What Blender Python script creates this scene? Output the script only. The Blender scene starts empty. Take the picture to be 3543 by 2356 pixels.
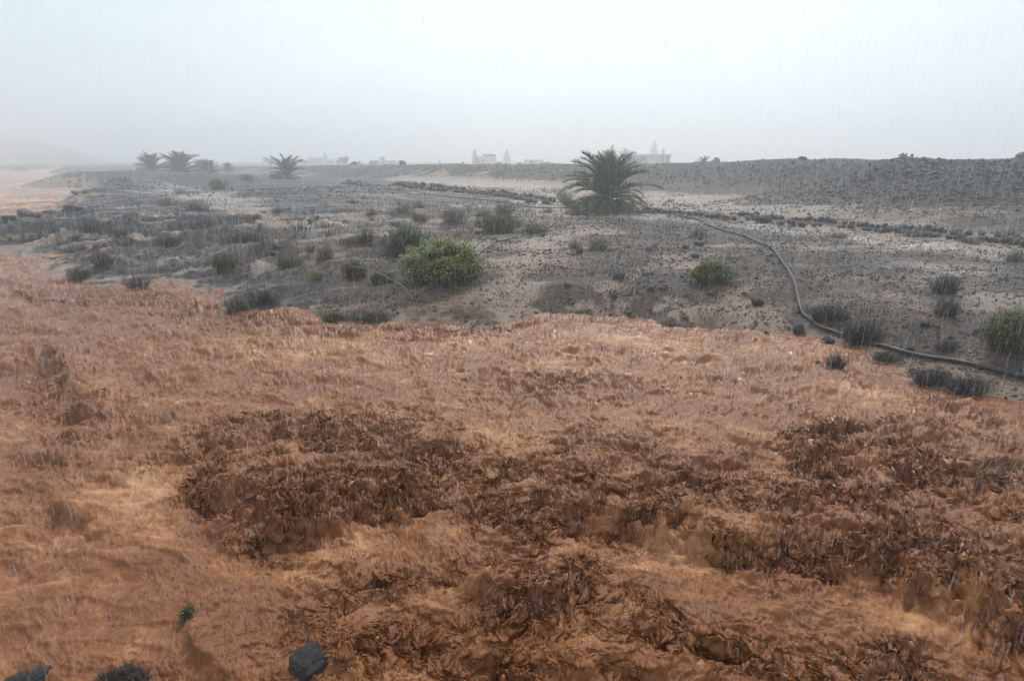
import bpy, math, random
import numpy as np
from mathutils import Vector, Matrix
PI = math.pi
R = math.radians
rnd = random.Random(7)
rng = np.random.default_rng(11)
scene = bpy.context.scene
C = scene.collection

# ------------------------------------------------------------------ camera
CAMZ = 5.0
PITCH = math.atan(416 / 1310.0)          # looking down
cam = bpy.data.cameras.new('camera'); camo = bpy.data.objects.new('camera', cam); C.objects.link(camo)
cam.sensor_width = 36; cam.lens = 20; cam.clip_start = 0.1; cam.clip_end = 5000
camo.location = (0, 0, CAMZ); camo.rotation_euler = (PI / 2 - PITCH, 0, 0)
scene.camera = camo
scene.render.resolution_x = 1024; scene.render.resolution_y = 680

# ------------------------------------------------------------------ world: overcast rain sky
SUN_EL, SUN_AZ = R(52), R(12)            # azimuth measured from +Y towards +X
world = bpy.data.worlds.new("World"); scene.world = world; world.use_nodes = True
nt = world.node_tree; nt.nodes.clear(); N = nt.nodes.new; L = nt.links.new
wo = N('ShaderNodeOutputWorld'); bg = N('ShaderNodeBackground'); bg.inputs['Strength'].default_value = 0.1
sky = N('ShaderNodeTexSky'); sky.sky_type = 'NISHITA'; sky.sun_disc = False
sky.sun_elevation = SUN_EL; sky.sun_rotation = SUN_AZ; sky.dust_density = 4.0
tc = N('ShaderNodeTexCoord')
mp = N('ShaderNodeMapping'); mp.inputs['Scale'].default_value = (1.0, 1.0, 3.2); L(tc.outputs['Generated'], mp.inputs[0])
ns = N('ShaderNodeTexNoise'); ns.inputs['Scale'].default_value = 1.7; ns.inputs['Detail'].default_value = 5; ns.inputs['Roughness'].default_value = 0.5
ns.inputs['Distortion'].default_value = 0.4
L(mp.outputs[0], ns.inputs['Vector'])
dp = N('ShaderNodeVectorMath'); dp.operation = 'DOT_PRODUCT'
bd = Vector((math.sin(R(6)) * math.cos(R(34)), math.cos(R(6)) * math.cos(R(34)), math.sin(R(34))))
dp.inputs[1].default_value = bd; L(tc.outputs['Generated'], dp.inputs[0])
mr = N('ShaderNodeMapRange'); mr.inputs[1].default_value = 0.55; mr.inputs[2].default_value = 1.0; mr.interpolation_type = 'SMOOTHSTEP'
L(dp.outputs['Value'], mr.inputs[0])
ad = N('ShaderNodeMath'); ad.operation = 'MULTIPLY_ADD'; ad.inputs[1].default_value = 1.3; ad.inputs[2].default_value = -0.65
L(ns.outputs[0], ad.inputs[0])
ad2 = N('ShaderNodeMath'); ad2.operation = 'ADD'; ad2.use_clamp = True; L(mr.outputs[0], ad2.inputs[0]); L(ad.outputs[0], ad2.inputs[1])
cr = N('ShaderNodeValToRGB'); cr.color_ramp.elements[0].position = 0.0; cr.color_ramp.elements[0].color = (4.8, 5.75, 6.5, 1)
cr.color_ramp.elements[1].position = 1.0; cr.color_ramp.elements[1].color = (6.6, 7.35, 7.8, 1)
L(ad2.outputs[0], cr.inputs[0])
mx = N('ShaderNodeMixRGB'); mx.inputs[0].default_value = 0.93; L(sky.outputs[0], mx.inputs[1]); L(cr.outputs[0], mx.inputs[2])
L(mx.outputs[0], bg.inputs[0]); L(bg.outputs[0], wo.inputs['Surface'])

sun = bpy.data.lights.new('sun', 'SUN'); sun.energy = 1.5; sun.angle = R(11); sun.color = (1.0, 0.97, 0.92)
so = bpy.data.objects.new('sun', sun); C.objects.link(so)
sd = Vector((math.sin(SUN_AZ) * math.cos(SUN_EL), math.cos(SUN_AZ) * math.cos(SUN_EL), math.sin(SUN_EL)))
so.rotation_euler = sd.to_track_quat('Z', 'Y').to_euler()
vs = scene.view_settings; vs.view_transform = 'Standard'; vs.look = 'None'; vs.gamma = 1; vs.use_curve_mapping = False
vs.exposure = 0.53
scene.cycles.volume_bounces = 4; scene.cycles.max_bounces = 10

# ------------------------------------------------------------------ noise and geometry helpers (numpy)
_perm = rng.permutation(256).astype(np.int32); _perm = np.concatenate([_perm, _perm])
_ga = np.linspace(0, 2 * PI, 256, endpoint=False); _gx = np.cos(_ga).astype(np.float32); _gy = np.sin(_ga).astype(np.float32)
def perlin(x, y):
    xi = np.floor(x).astype(np.int64); yi = np.floor(y).astype(np.int64)
    xf = (x - xi).astype(np.float32); yf = (y - yi).astype(np.float32)
    xi &= 255; yi &= 255
    u = xf * xf * xf * (xf * (xf * 6 - 15) + 10); v = yf * yf * yf * (yf * (yf * 6 - 15) + 10)
    def g(ix, iy, fx, fy):
        h = _perm[_perm[ix & 255] + (iy & 255)]
        return _gx[h] * fx + _gy[h] * fy
    a = g(xi, yi, xf, yf); b = g(xi + 1, yi, xf - 1, yf); c = g(xi, yi + 1, xf, yf - 1); d = g(xi + 1, yi + 1, xf - 1, yf - 1)
    return ((a + u * (b - a)) + v * ((c + u * (d - c)) - (a + u * (b - a)))) * 1.5
def fbm(x, y, o=4, gain=0.5, lac=2.03):
    s = 0; a = 1.0
    for i in range(o):
        s = s + a * perlin(x + 17.3 * i, y - 9.1 * i); x = x * lac; y = y * lac; a *= gain
    return s
def ridged(x, y, o=4, gain=0.5, lac=2.07):
    s = 0; a = 1.0
    for i in range(o):
        n = 1 - np.abs(perlin(x + 31.7 * i, y + 5.3 * i)) * 1.6
        s = s + a * n * n; x = x * lac; y = y * lac; a *= gain
    return s
def sst(a, b, x):
    t = np.clip((x - a) / (b - a), 0, 1); return t * t * (3 - 2 * t)

F = 1310.0; CU, CV = 1179.0, 784.0       # pixel units of a 2358 px wide view
def ray(u, v):
    x = (u - CU) / F; y = -(v - CV) / F
    cp, sp = math.cos(PITCH), math.sin(PITCH)
    return x, cp + y * sp, -sp + y * cp
def at(u, v, z=0.0):
    a, b, c = ray(u, v); t = (z - CAMZ) / c
    return (a * t, b * t)
def atD(u, v, Y):
    a, b, c = ray(u, v); t = Y / b
    return (a * t, Y, CAMZ + c * t)

def segdist(X, Y, P, Q):
    px, py = P[0], P[1]; dx, dy = Q[0] - px, Q[1] - py
    l2 = dx * dx + dy * dy + 1e-9
    t = np.clip(((X - px) * dx + (Y - py) * dy) / l2, 0, 1)
    return np.hypot(X - px - t * dx, Y - py - t * dy), t
def polysdf(X, Y, poly):
    d = np.full(X.shape, 1e9); ins = np.zeros(X.shape, bool)
    n = len(poly)
    for i in range(n):
        P = poly[i]; Q = poly[(i + 1) % n]
        dd, _ = segdist(X, Y, P, Q); d = np.minimum(d, dd)
        if P[1] != Q[1]:
            c = ((P[1] > Y) != (Q[1] > Y)) & (X < (Q[0] - P[0]) * (Y - P[1]) / (Q[1] - P[1]) + P[0])
            ins ^= c
    return np.where(ins, d, -d)
def linedist(X, Y, pts):
    d = np.full(X.shape, 1e9); h = np.zeros(X.shape)
    for P, Q in zip(pts[:-1], pts[1:]):
        dd, t = segdist(X, Y, P, Q)
        m = dd < d; d = np.where(m, dd, d)
        if len(P) > 2: h = np.where(m, P[2] + t * (Q[2] - P[2]), h)
    return d, h

NS = [(0,571),(23,579),(66,589),(115,615),(127,622),(153,645),(188,648),(229,658),(275,650),(306,668),(356,648),(418,651),(448,668),(499,668),(525,681),(509,711),
      (560,717),(619,717),(658,710),(721,711),(759,724),(739,739),(777,743),(823,752),(854,750),(887,737),(943,743),(989,747),(1052,745),(1083,752),(1113,764),(1159,748),
      (1195,735),(1233,717),(1309,719),(1386,718),(1482,729),(1521,727),(1551,737),(1640,737),(1679,742),(1730,755),(1753,760),(1827,766),(1890,784),(1961,804),(2020,834),
      (2080,849),(2139,894),(2213,917),(2288,920),(2358,926),(2600,985),(3000,1090)]
FS = [(0,507),(31,501),(59,501),(89,500),(115,494),(153,485),(188,482),(211,476),(255,467),(229,461),(214,453),(186,448),(165,447),(199,439),(216,432),(201,425),
      (178,420),(165,412),(143,404),(115,399),(128,393),(143,387)]
land_poly = [at(-900, 535), at(-400, 555)] + [at(u, v) for u, v in NS] + [(60, 2), (900, 0), (900, 1200), (-1200, 1200), (-1200, 430), (-420, 400), (-300, 330), (-215, 262)] \
    + [at(u, v) for u, v in FS[::-1]] + [at(-400, 524), at(-900, 520)]

berm = [atD(u, v, Y) for u, v, Y in [(300,382,330),(480,384,240),(600,384,195),(720,382,160),(860,380,140),(1000,379,126),(1200,379.5,108),(1400,380,95),(1550,378,84),
        (1700,375,76),(1800,369,72),(1950,368,72),(2060,372,76),(2400,366,80),(2900,366,85)]]
hillB = [atD(u, v, Y) for u, v, Y in [(1560,474,60),(1700,457,57),(1850,432,54),(1950,404,53),(2010,386,52),(2050,369,51),(2110,364,50),(2200,371,49),(2300,374,48),(2358,364,47),(2600,356,46),(3000,350,40)]]
lowB = [atD(u, v, Y) for u, v, Y in [(1720,482,52),(1850,482,46),(2000,478,42),(2200,474,39),(2400,470,37),(2800,462,33)]]
mounds = [  # u, v (crest pixel), depth, rx, ry
    (620,436,60,11,6),(800,430,66,12,6),(960,424,72,10,5),(293,404,74,6,7),(240,428,67,5,5),(369,452,57,4.5,3),(440,474,48,5,2.6),(500,432,72,8,4),(190,396,120,12,10),(330,392,120,14,8),(450,398,105,12,7),
    (729,552,32,2.6,1.8),(640,556,31,3.0,1.6),(545,522,37,3.6,1.7),(470,512,41,3.0,2.0),(900,610,23.5,3.5,2.2),(1000,640,21.5,2.4,1.6),(800,640,22,2.6,1.4),
    (1310,650,20.3,1.5,0.9),(1490,655,19.9,1.7,1.1),(1625,702,17.7,1.3,0.7),(1420,492,48,7,5),(1300,520,38,6,4),(1380,566,31,4,2),(1560,560,31.5,5,3),
    (1900,600,26,5,3.5),(2200,620,24,5,4),(160,588,32,2.0,.8),(190,612,28.5,1.4,.7),(300,642,26,1.2,.5),(520,640,25.5,2,1),(590,670,22.5,2.0,.9),(560,700,21,1.2,.5),(1700,450,62,9,3),(60,500,55,6,1.2),(170,484,60,6,1.5)]
mounds = [(atD(u, v, Y), rx, ry) for u, v, Y, rx, ry in mounds]

def H(X, Y, detail=True):
    """height of the land"""
    X = np.asarray(X, float); Y = np.asarray(Y, float)
    w = (0.35 * fbm(X * 0.7, Y * 0.7, 3) + .16 * fbm(X * 2.6, Y * 2.6, 2)) * sst(5, 25, Y) 
    d = polysdf(X + w, Y + w * .7, land_poly)
    far = sst(15, 90, np.hypot(X, Y))
    left = 1 - sst(-14, 2, X - 0.0)
    left = left * (1 - sst(38, 60, Y))
    z = np.where(d > 0, (0.95 - 0.2 * left) * (1 - np.exp(-np.maximum(d, 0) / (3.0 + 2.5 * left))), np.maximum(d * 0.5, -2.0))
    z = z + 0.5 * sst(60, 160, Y) * (d > 0)
    inl = sst(0, 2.5, d)
    z = z + inl * (0.16 * fbm(X * 0.16 + 3, Y * 0.22, 3))
    # layered lava shelves on the left spit, long across the view
    lx = X * 0.11 + Y * 0.03; ly = Y * 0.62 - X * 0.16
    sh = fbm(lx + .5 * perlin(X * .25, Y * .25), ly * .8, 3, .5) + .25 * perlin(X * .6, Y * 1.6)
    st = sh * 3.0; fr = st - np.floor(st); st = (np.floor(st) + sst(0.72, 1.0, fr) + .12 * fr) / 3.0
    z = z + inl * left * (0.78 * st + .05)
    z = z + inl * (1 - left) * 0.05 * fbm(X * .5 + 7, Y * 1.0, 2)
    for (mx_, my_, mz), rx, ry in mounds:
        m = (np.abs(X - mx_) < rx * 3) & (np.abs(Y - my_) < ry * 3)
        g = np.exp(-(((X - mx_) / rx) ** 2 + ((Y - my_) / ry) ** 2))
        z = np.where(m, z + g * np.maximum(mz - z, 0) * .95, z)
    db, hb = linedist(X, Y, berm); wb = 6.0 + .02 * Y
    back = 0
    g = 1 - sst(0.12, 1.0, db / (wb * 1.75) + .16 * fbm(X * .09, Y * .09, 2)); z = z + g * np.maximum(hb + .10 * fbm(X * .2, Y * .05, 3) - z, 0)
    dh, hh = linedist(X, Y, hillB); g = 1 - sst(0.05, 1.0, (dh + 1.2 * perlin(X * .25, Y * .25)) / 15.0); z = z + g * np.maximum(hh - z, 0)
    dl, hl = linedist(X, Y, lowB); g = 1 - sst(0.05, 1.0, dl / 6.5 + .12 * fbm(X * .3, Y * .3, 2)); z = z + g * np.maximum(hl - z, 0) * .9
    rough = sst(1.6, 3.6, z) * sst(20, 40, Y)
    if detail:
        rr = ridged(X * .8, Y * .8, 4, .6) - 1.2
        z = z + rough * (0.20 * rr)
        z = z + inl * (0.030 + .05 * left) * fbm(X * 2.2, Y * 2.2, 4, .6) * (1 - .0 * far)
        z = z + inl * 0.022 * (ridged(X * 5.5, Y * 5.5, 3, .6) - 1.2) * (0.4 + sst(-.2, .5, perlin(X * .5, Y * .5)))
    return z

def hit(u, v, tmax=400):
    a, b, c = ray(u, v)
    t = np.concatenate([np.arange(5, 60, .02), np.arange(60, tmax, .2)])
    X = a * t; Y = b * t; Z = CAMZ + c * t
    # coarse first, then fine around the crossing
    hz = np.maximum(H(X[::20], Y[::20], False), 0)
    k = np.nonzero(Z[::20] <= hz)[0]
    if len(k) == 0: return (float(X[-1]), float(Y[-1]), 1.0)
    i0 = max(0, (k[0] - 1) * 20); s = slice(i0, i0 + 41)
    hz = np.maximum(H(X[s], Y[s], False), 0)
    j = np.nonzero(Z[s] <= hz)[0]
    j = j[0] if len(j) else 0
    return float(X[s][j]), float(Y[s][j]), float(hz[j])

# ------------------------------------------------------------------ object helpers
def tag(o, label=None, cat=None, group=None, kind=None):
    if label: o['label'] = label
    if cat: o['category'] = cat
    if group: o['group'] = group
    if kind: o['kind'] = kind
    return o
def link(name, me, mat=None, parent=None, loc=None):
    o = bpy.data.objects.new(name, me); C.objects.link(o)
    if mat and len(me.materials) == 0: me.materials.append(mat)
    if parent: o.parent = parent
    if loc is not None: o.location = loc
    return o
def empty(name, loc, rz=0):
    o = bpy.data.objects.new(name, None); C.objects.link(o); o.location = loc; o.rotation_euler = (0, 0, rz); o.empty_display_size = .2
    return o
def npmesh(name, V, Fq, smooth=True, attrs=None, fattrs=None):
    """V (n,3), Fq (m,k) all polygons k-sided"""
    V = np.asarray(V, np.float32); Fq = np.asarray(Fq, np.int32)
    me = bpy.data.meshes.new(name); k = Fq.shape[1]
    me.vertices.add(len(V)); me.vertices.foreach_set('co', V.ravel())
    me.loops.add(Fq.size); me.loops.foreach_set('vertex_index', Fq.ravel())
    me.polygons.add(len(Fq)); me.polygons.foreach_set('loop_start', np.arange(0, Fq.size, k, dtype=np.int32))
    me.polygons.foreach_set('loop_total', np.full(len(Fq), k, np.int32))
    me.polygons.foreach_set('use_smooth', np.full(len(Fq), smooth, bool))
    for n, a in (attrs or {}).items():
        at_ = me.attributes.new(n, 'FLOAT', 'POINT'); at_.data.foreach_set('value', np.asarray(a, np.float32))
    for n, a in (fattrs or {}).items():
        at_ = me.attributes.new(n, 'FLOAT', 'FACE'); at_.data.foreach_set('value', np.asarray(a, np.float32))
    me.update(); me.validate()
    return me
class MB:
    def __init__(s): s.v = []; s.f = []; s.t = []
    def add(s, V, Fs, tone=None):
        b = len(s.v); s.v += [tuple(p) for p in V]; s.f += [tuple(i + b for i in f) for f in Fs]
        s.t += [tone if tone is not None else rnd.random()] * len(Fs)
    def tube(s, pts, rad, n=6, tone=None, cap=True):
        pts = [Vector(p) for p in pts]; V = []; Fs = []
        up = Vector((0, 0, 1)); prev = None
        for i, p in enumerate(pts):
            d = (pts[min(i + 1, len(pts) - 1)] - pts[max(i - 1, 0)])
            if d.length < 1e-9: d = Vector((0, 0, 1))
            d.normalize()
            a = prev if prev is not None else (up.cross(d) if abs(d.z) < .95 else Vector((1, 0, 0)))
            a = (a - d * a.dot(d)); a.normalize(); prev = a; b = d.cross(a)
            r = rad[i] if isinstance(rad, (list, tuple)) else rad
            for k in range(n):
                t = 2 * PI * k / n; V.append(p + a * (r * math.cos(t)) + b * (r * math.sin(t)))
        for i in range(len(pts) - 1):
            for k in range(n):
                Fs.append((i * n + k, i * n + (k + 1) % n, (i + 1) * n + (k + 1) % n, (i + 1) * n + k))
        if cap: Fs.append(tuple(range(n - 1, -1, -1))); Fs.append(tuple(range((len(pts) - 1) * n, len(pts) * n)))
        s.add(V, Fs, tone)
    def box(s, c, size, rz=0, tone=None):
        cx, cy, cz = c; sx, sy, sz = [q / 2 for q in size]; co, si = math.cos(rz), math.sin(rz)
        V = []
        for x, y, z in [(-1,-1,-1),(1,-1,-1),(1,1,-1),(-1,1,-1),(-1,-1,1),(1,-1,1),(1,1,1),(-1,1,1)]:
            X = x * sx; Y = y * sy; V.append((cx + X * co - Y * si, cy + X * si + Y * co, cz + z * sz))
        s.add(V, [(0,3,2,1),(4,5,6,7),(0,1,5,4),(1,2,6,5),(2,3,7,6),(3,0,4,7)], tone)
    def ribbon(s, pts, w, side, tone=None):
        """tapering blade"""
        V = []; n = len(pts); side = Vector(side)
        for i, p in enumerate(pts):
            p = Vector(p); k = w * (1 - i / (n - 1)) * .5 + w * .06
            V += [p - side * k, p + side * k]
        s.add(V, [(2 * i, 2 * i + 1, 2 * i + 3, 2 * i + 2) for i in range(n - 1)], tone)
    def mesh(s, name, smooth=False):
        me = bpy.data.meshes.new(name); me.from_pydata(s.v, [], s.f)
        a = me.attributes.new('tone', 'FLOAT', 'FACE'); a.data.foreach_set('value', np.array(s.t, np.float32))
        if smooth: me.polygons.foreach_set('use_smooth', np.ones(len(me.polygons), bool))
        me.update(); return me
    def build(s, name, mat, parent=None, loc=None, smooth=False):
        return link(name, s.mesh(name, smooth), mat, parent, loc)

# ------------------------------------------------------------------ materials
def newmat(name):
    m = bpy.data.materials.new(name); m.use_nodes = True; t = m.node_tree
    return m, t, t.nodes['Principled BSDF']
def rgb(c): return (c[0], c[1], c[2], 1)
def ramp(t, fac, stops):
    n = t.nodes.new('ShaderNodeValToRGB'); e = n.color_ramp.elements
    while len(e) < len(stops): e.new(0.5)
    for k, (p, c) in enumerate(stops): e[k].position = p; e[k].color = rgb(c) if len(c) == 3 else c
    t.links.new(fac, n.inputs[0]); return n.outputs[0]
def noise(t, scale, detail=4, rough=.5, vec=None, dist=0):
    n = t.nodes.new('ShaderNodeTexNoise'); n.inputs['Scale'].default_value = scale; n.inputs['Detail'].default_value = detail
    n.inputs['Roughness'].default_value = rough; n.inputs['Distortion'].default_value = dist
    if vec is not None: t.links.new(vec, n.inputs['Vector'])
    return n.outputs[0]
def math_(t, op, a, b=None, clamp=False):
    n = t.nodes.new('ShaderNodeMath'); n.operation = op; n.use_clamp = clamp
    for i, q in enumerate((a, b)):
        if q is None: continue
        if isinstance(q, (int, float)): n.inputs[i].default_value = q
        else: t.links.new(q, n.inputs[i])
    return n.outputs[0]
def mixc(t, f, a, b, mode='MIX'):
    n = t.nodes.new('ShaderNodeMixRGB'); n.blend_type = mode
    for i, q in enumerate((f, a, b)):
        if isinstance(q, (int, float)): n.inputs[i].default_value = q
        elif isinstance(q, tuple): n.inputs[i].default_value = rgb(q)
        else: t.links.new(q, n.inputs[i])
    return n.outputs[0]
def bump(t, bs, h, strength=.5, dist=.02):
    n = t.nodes.new('ShaderNodeBump'); n.inputs['Strength'].default_value = strength; n.inputs['Distance'].default_value = dist
    t.links.new(h, n.inputs['Height']); t.links.new(n.outputs[0], bs.inputs['Normal']); return n
def pos(t): return t.nodes.new('ShaderNodeNewGeometry').outputs['Position']
def attr(t, name):
    n = t.nodes.new('ShaderNodeAttribute'); n.attribute_name = name; return n.outputs['Fac']
def mapped(t, vec, scale, rz=0):
    n = t.nodes.new('ShaderNodeMapping'); n.inputs['Scale'].default_value = scale; n.inputs['Rotation'].default_value = (0, 0, rz)
    t.links.new(vec, n.inputs[0]); return n.outputs[0]

def leafmat(name, c1, c2, rough=.55, trans=.25):
    m, t, b = newmat(name)
    a = attr(t, 'tone'); obj = t.nodes.new('ShaderNodeTexCoord').outputs['Object']
    n = noise(t, 2.2, 2, .5, obj)
    f = math_(t, 'ADD', math_(t, 'MULTIPLY', a, .65), math_(t, 'MULTIPLY', n, .45), True)
    t.links.new(ramp(t, f, [(0.15, c1), (0.85, c2)]), b.inputs['Base Color'])
    b.inputs['Roughness'].default_value = rough; b.inputs['Specular IOR Level'].default_value = .35
    return m
M = {}
M['palm'] = leafmat('palm leaf', (.014, .038, .008), (.062, .135, .030))
M['palmdry'] = leafmat('dry palm leaf', (.05, .038, .022), (.15, .11, .065))
M['bark'] = leafmat('wet bark', (.03, .022, .016), (.10, .075, .055), .6)
M['brown'] = leafmat('dry brown twigs', (.020, .015, .012), (.085, .062, .046), .7)
M['grey'] = leafmat('grey twigs', (.022, .020, .018), (.085, .076, .066), .7)
M['dark'] = leafmat('dark wet twigs', (.012, .011, .010), (.050, .045, .036), .6)
M['reddish'] = leafmat('reddish dry grass', (.055, .032, .020), (.15, .095, .062), .7)
M['olive'] = leafmat('olive shrub', (.036, .038, .010), (.15, .15, .045), .6)
M['green'] = leafmat('green shrub', (.035, .055, .012), (.17, .23, .05), .6)
M['tan'] = leafmat('tan twigs', (.07, .055, .035), (.20, .16, .10), .7)
M['lime'] = leafmat('bright succulent leaf', (.09, .13, .016), (.37, .42, .07), .45)
M['leaf'] = leafmat('mid green leaf', (.025, .055, .015), (.10, .19, .05), .45)
M['stem'] = leafmat('pale stem', (.20, .15, .09), (.34, .26, .17), .6)
M['redstem'] = leafmat('reddish stem', (.07, .04, .025), (.16, .10, .06), .6)
M['black'] = leafmat('dead black wood', (.010, .010, .010), (.035, .032, .030), .5)
M['conifer'] = leafmat('conifer foliage', (.015, .028, .018), (.045, .07, .04), .6)

def rockmat(name, c1, c2, sc=6):
    m, t, b = newmat(name); obj = t.nodes.new('ShaderNodeTexCoord').outputs['Object']
    n = noise(t, sc, 6, .65, obj); n2 = noise(t, sc * 6, 3, .6, obj)
    t.links.new(ramp(t, math_(t, 'ADD', math_(t, 'MULTIPLY', n, .7), math_(t, 'MULTIPLY', n2, .3)), [(.3, c1), (.75, c2)]), b.inputs['Base Color'])
    b.inputs['Roughness'].default_value = .5; b.inputs['Specular IOR Level'].default_value = .35
    v = t.nodes.new('ShaderNodeTexVoronoi'); v.inputs['Scale'].default_value = sc * 5; t.links.new(obj, v.inputs['Vector'])
    bump(t, b, math_(t, 'ADD', n2, v.outputs[0]), .8, .03); return m
M['rock'] = rockmat('wet lava rock', (.014, .014, .016), (.075, .072, .075))
M['rockbrown'] = rockmat('brown lava rock', (.03, .022, .018), (.13, .095, .075))
M['gravel'] = rockmat('lava gravel', (.018, .016, .016), (.10, .080, .068), 2)

# ground: tan flooded sand, brown gravel and blue-black lava, driven by where each lies
def groundmat():
    m, t, b = newmat('wet volcanic ground'); P = pos(t)
    sand = attr(t, 'sand'); dark = attr(t, 'dark')
    n1 = noise(t, .9, 6, .62, mapped(t, P, (.55, 1, 1)))
    n2 = noise(t, 7.0, 6, .7, mapped(t, P, (.6, 1, 1)))
    n3 = noise(t, 38.0, 3, .65, P)
    cov = math_(t, 'ADD', math_(t, 'MULTIPLY', n1, .9), math_(t, 'MULTIPLY', n2, .85))
    cov = math_(t, 'ADD', cov, math_(t, 'SUBTRACT', math_(t, 'MULTIPLY', n3, 1.1), .42))
    cov = math_(t, 'SUBTRACT', cov, sand)                 # high -> gravel
    fac = t.nodes.new('ShaderNodeMapRange'); fac.inputs[1].default_value = .69; fac.inputs[2].default_value = .83; fac.clamp = True
    t.links.new(cov, fac.inputs[0]); fac = fac.outputs[0]
    sandc = ramp(t, n2, [(.3, (.19, .12, .078)), (.7, (.34, .225, .155))])
    brown = ramp(t, math_(t, 'ADD', math_(t, 'MULTIPLY', n3, .6), math_(t, 'MULTIPLY', n2, .4)), [(.36, (.017, .012, .009)), (.68, (.15, .100, .070))])
    lava = ramp(t, math_(t, 'ADD', math_(t, 'MULTIPLY', n3, .5), math_(t, 'MULTIPLY', n2, .5)), [(.36, (.008, .009, .011)), (.70, (.055, .060, .068))])
    gr = mixc(t, dark, brown, lava)
    wet = math_(t, 'MULTIPLY', attr(t, 'wet'), math_(t, 'SUBTRACT', 1.25, math_(t, 'MULTIPLY', n2, .9)), True)
    t.links.new(mixc(t, math_(t, 'MULTIPLY', wet, .5), mixc(t, fac, sandc, gr), (.15, .145, .15)), b.inputs['Base Color'])  # pale grey mixed into wet ground paints the sheen of reflected sky
    rr = t.nodes.new('ShaderNodeMapRange'); rr.inputs[3].default_value = .34; rr.inputs[4].default_value = .5; t.links.new(fac, rr.inputs[0])
    t.links.new(math_(t, 'SUBTRACT', rr.outputs[0], math_(t, 'MULTIPLY', wet, .20)), b.inputs['Roughness'])
    t.links.new(math_(t, 'ADD', math_(t, 'SUBTRACT', .42, math_(t, 'MULTIPLY', fac, .24)), math_(t, 'MULTIPLY', wet, .4)), b.inputs['Specular IOR Level'])
    hh = math_(t, 'ADD', math_(t, 'MULTIPLY', n3, .5), n2)
    hh = math_(t, 'ADD', hh, math_(t, 'MULTIPLY', fac, .35))
    bn = bump(t, b, hh, .9, .09); L2 = math_(t, 'SUBTRACT', .9, math_(t, 'MULTIPLY', wet, .7)); t.links.new(L2, bn.inputs['Strength'])
    return m
M['ground'] = groundmat()
# muddy flood water, lighter where foam gathers
def watermat():
    m, t, b = newmat('muddy flood water'); P = pos(t)
    foam = attr(t, 'foam'); turb = attr(t, 'turb')
    n1 = noise(t, 3.0, 6, .65, mapped(t, P, (.5, 1, 1), R(-12)))
    n2 = noise(t, 20.0, 5, .75, mapped(t, P, (.75, 1, 1), R(-12)))
    n3 = noise(t, 55.0, 3, .7, mapped(t, P, (.6, 1, 1)))
    f = math_(t, 'ADD', foam, math_(t, 'MULTIPLY', math_(t, 'SUBTRACT', math_(t, 'ADD', math_(t, 'MULTIPLY', n1, .5), math_(t, 'MULTIPLY', n2, .5)), .5), .38), True)
    t.links.new(ramp(t, f, [(0.0, (.19, .060, .014)), (.22, (.29, .108, .032)), (.42, (.44, .208, .084)), (.72, (.58, .325, .165)), (1.0, (.80, .54, .34))]), b.inputs['Base Color'])
    b.inputs['Roughness'].default_value = .25; b.inputs['Specular IOR Level'].default_value = .32
    h = math_(t, 'ADD', n2, math_(t, 'MULTIPLY', n3, .5))
    bn = bump(t, b, h, .45, .03)
    return m
M['water'] = watermat()

# ------------------------------------------------------------------ ground and water sheets
def radii():
    r = [2.2]
    while r[-1] < 900:
        q = r[-1]; s = min(q * q / (5 * 569) * .75, .26)
        if q > 100: s = .26 + (q - 100) * .02
        s = max(s, .010)
        r.append(q + s)
    return np.array(r)
RAD = radii(); ANG = np.radians(np.linspace(-62, 62, 1800))
OY = -1.5
RR, AA = np.meshgrid(RAD, ANG, indexing='ij')
GX = RR * np.sin(AA); GY = RR * np.cos(AA) + OY
nr, na = GX.shape
def gridfaces(mask):
    idx = np.arange(nr * na).reshape(nr, na)
    q = np.stack([idx[:-1, :-1], idx[:-1, 1:], idx[1:, 1:], idx[1:, :-1]], -1)
    mk = mask[:-1, :-1] | mask[:-1, 1:] | mask[1:, 1:] | mask[1:, :-1]
    q = q[mk][:, ::-1]
    used = np.unique(q); re = np.full(nr * na, -1, np.int64); re[used] = np.arange(len(used))
    return used, re[q]

GZ = H(GX, GY)
def ellmask(X, Y, lst, z=.9):
    o = np.zeros(X.shape)
    for u, v, wu, wv, s in lst:
        cx, cy = at(u, v, z); x1, _ = at(u + wu, v, z); _, y1 = at(u, v - wv, z); _, y0 = at(u, v + wv, z)
        ry = (y1 - y0) / 2; rx = abs(x1 - cx)
        o = np.maximum(o, s * np.exp(-(((X - cx) / rx) ** 2 + ((Y - cy) / max(ry, .2)) ** 2)))
    return o
def stroke(X, Y, pts, w, z=.9):
    wr = min(w, 2.5) * .8; f = .6 / wr
    d, _ = linedist(X + wr * perlin(X * f * .6, Y * f), Y + wr * perlin(X * f * .6 + 50, Y * f), [at(u, v, z) for u, v in pts]); return np.exp(-(d / w) ** 2)
landm = GZ > -0.35
used, fq = gridfaces(landm)
x = GX.ravel()[used]; y = GY.ravel()[used]; z = GZ.ravel()[used]
dsh = polysdf(x, y, land_poly)
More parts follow.
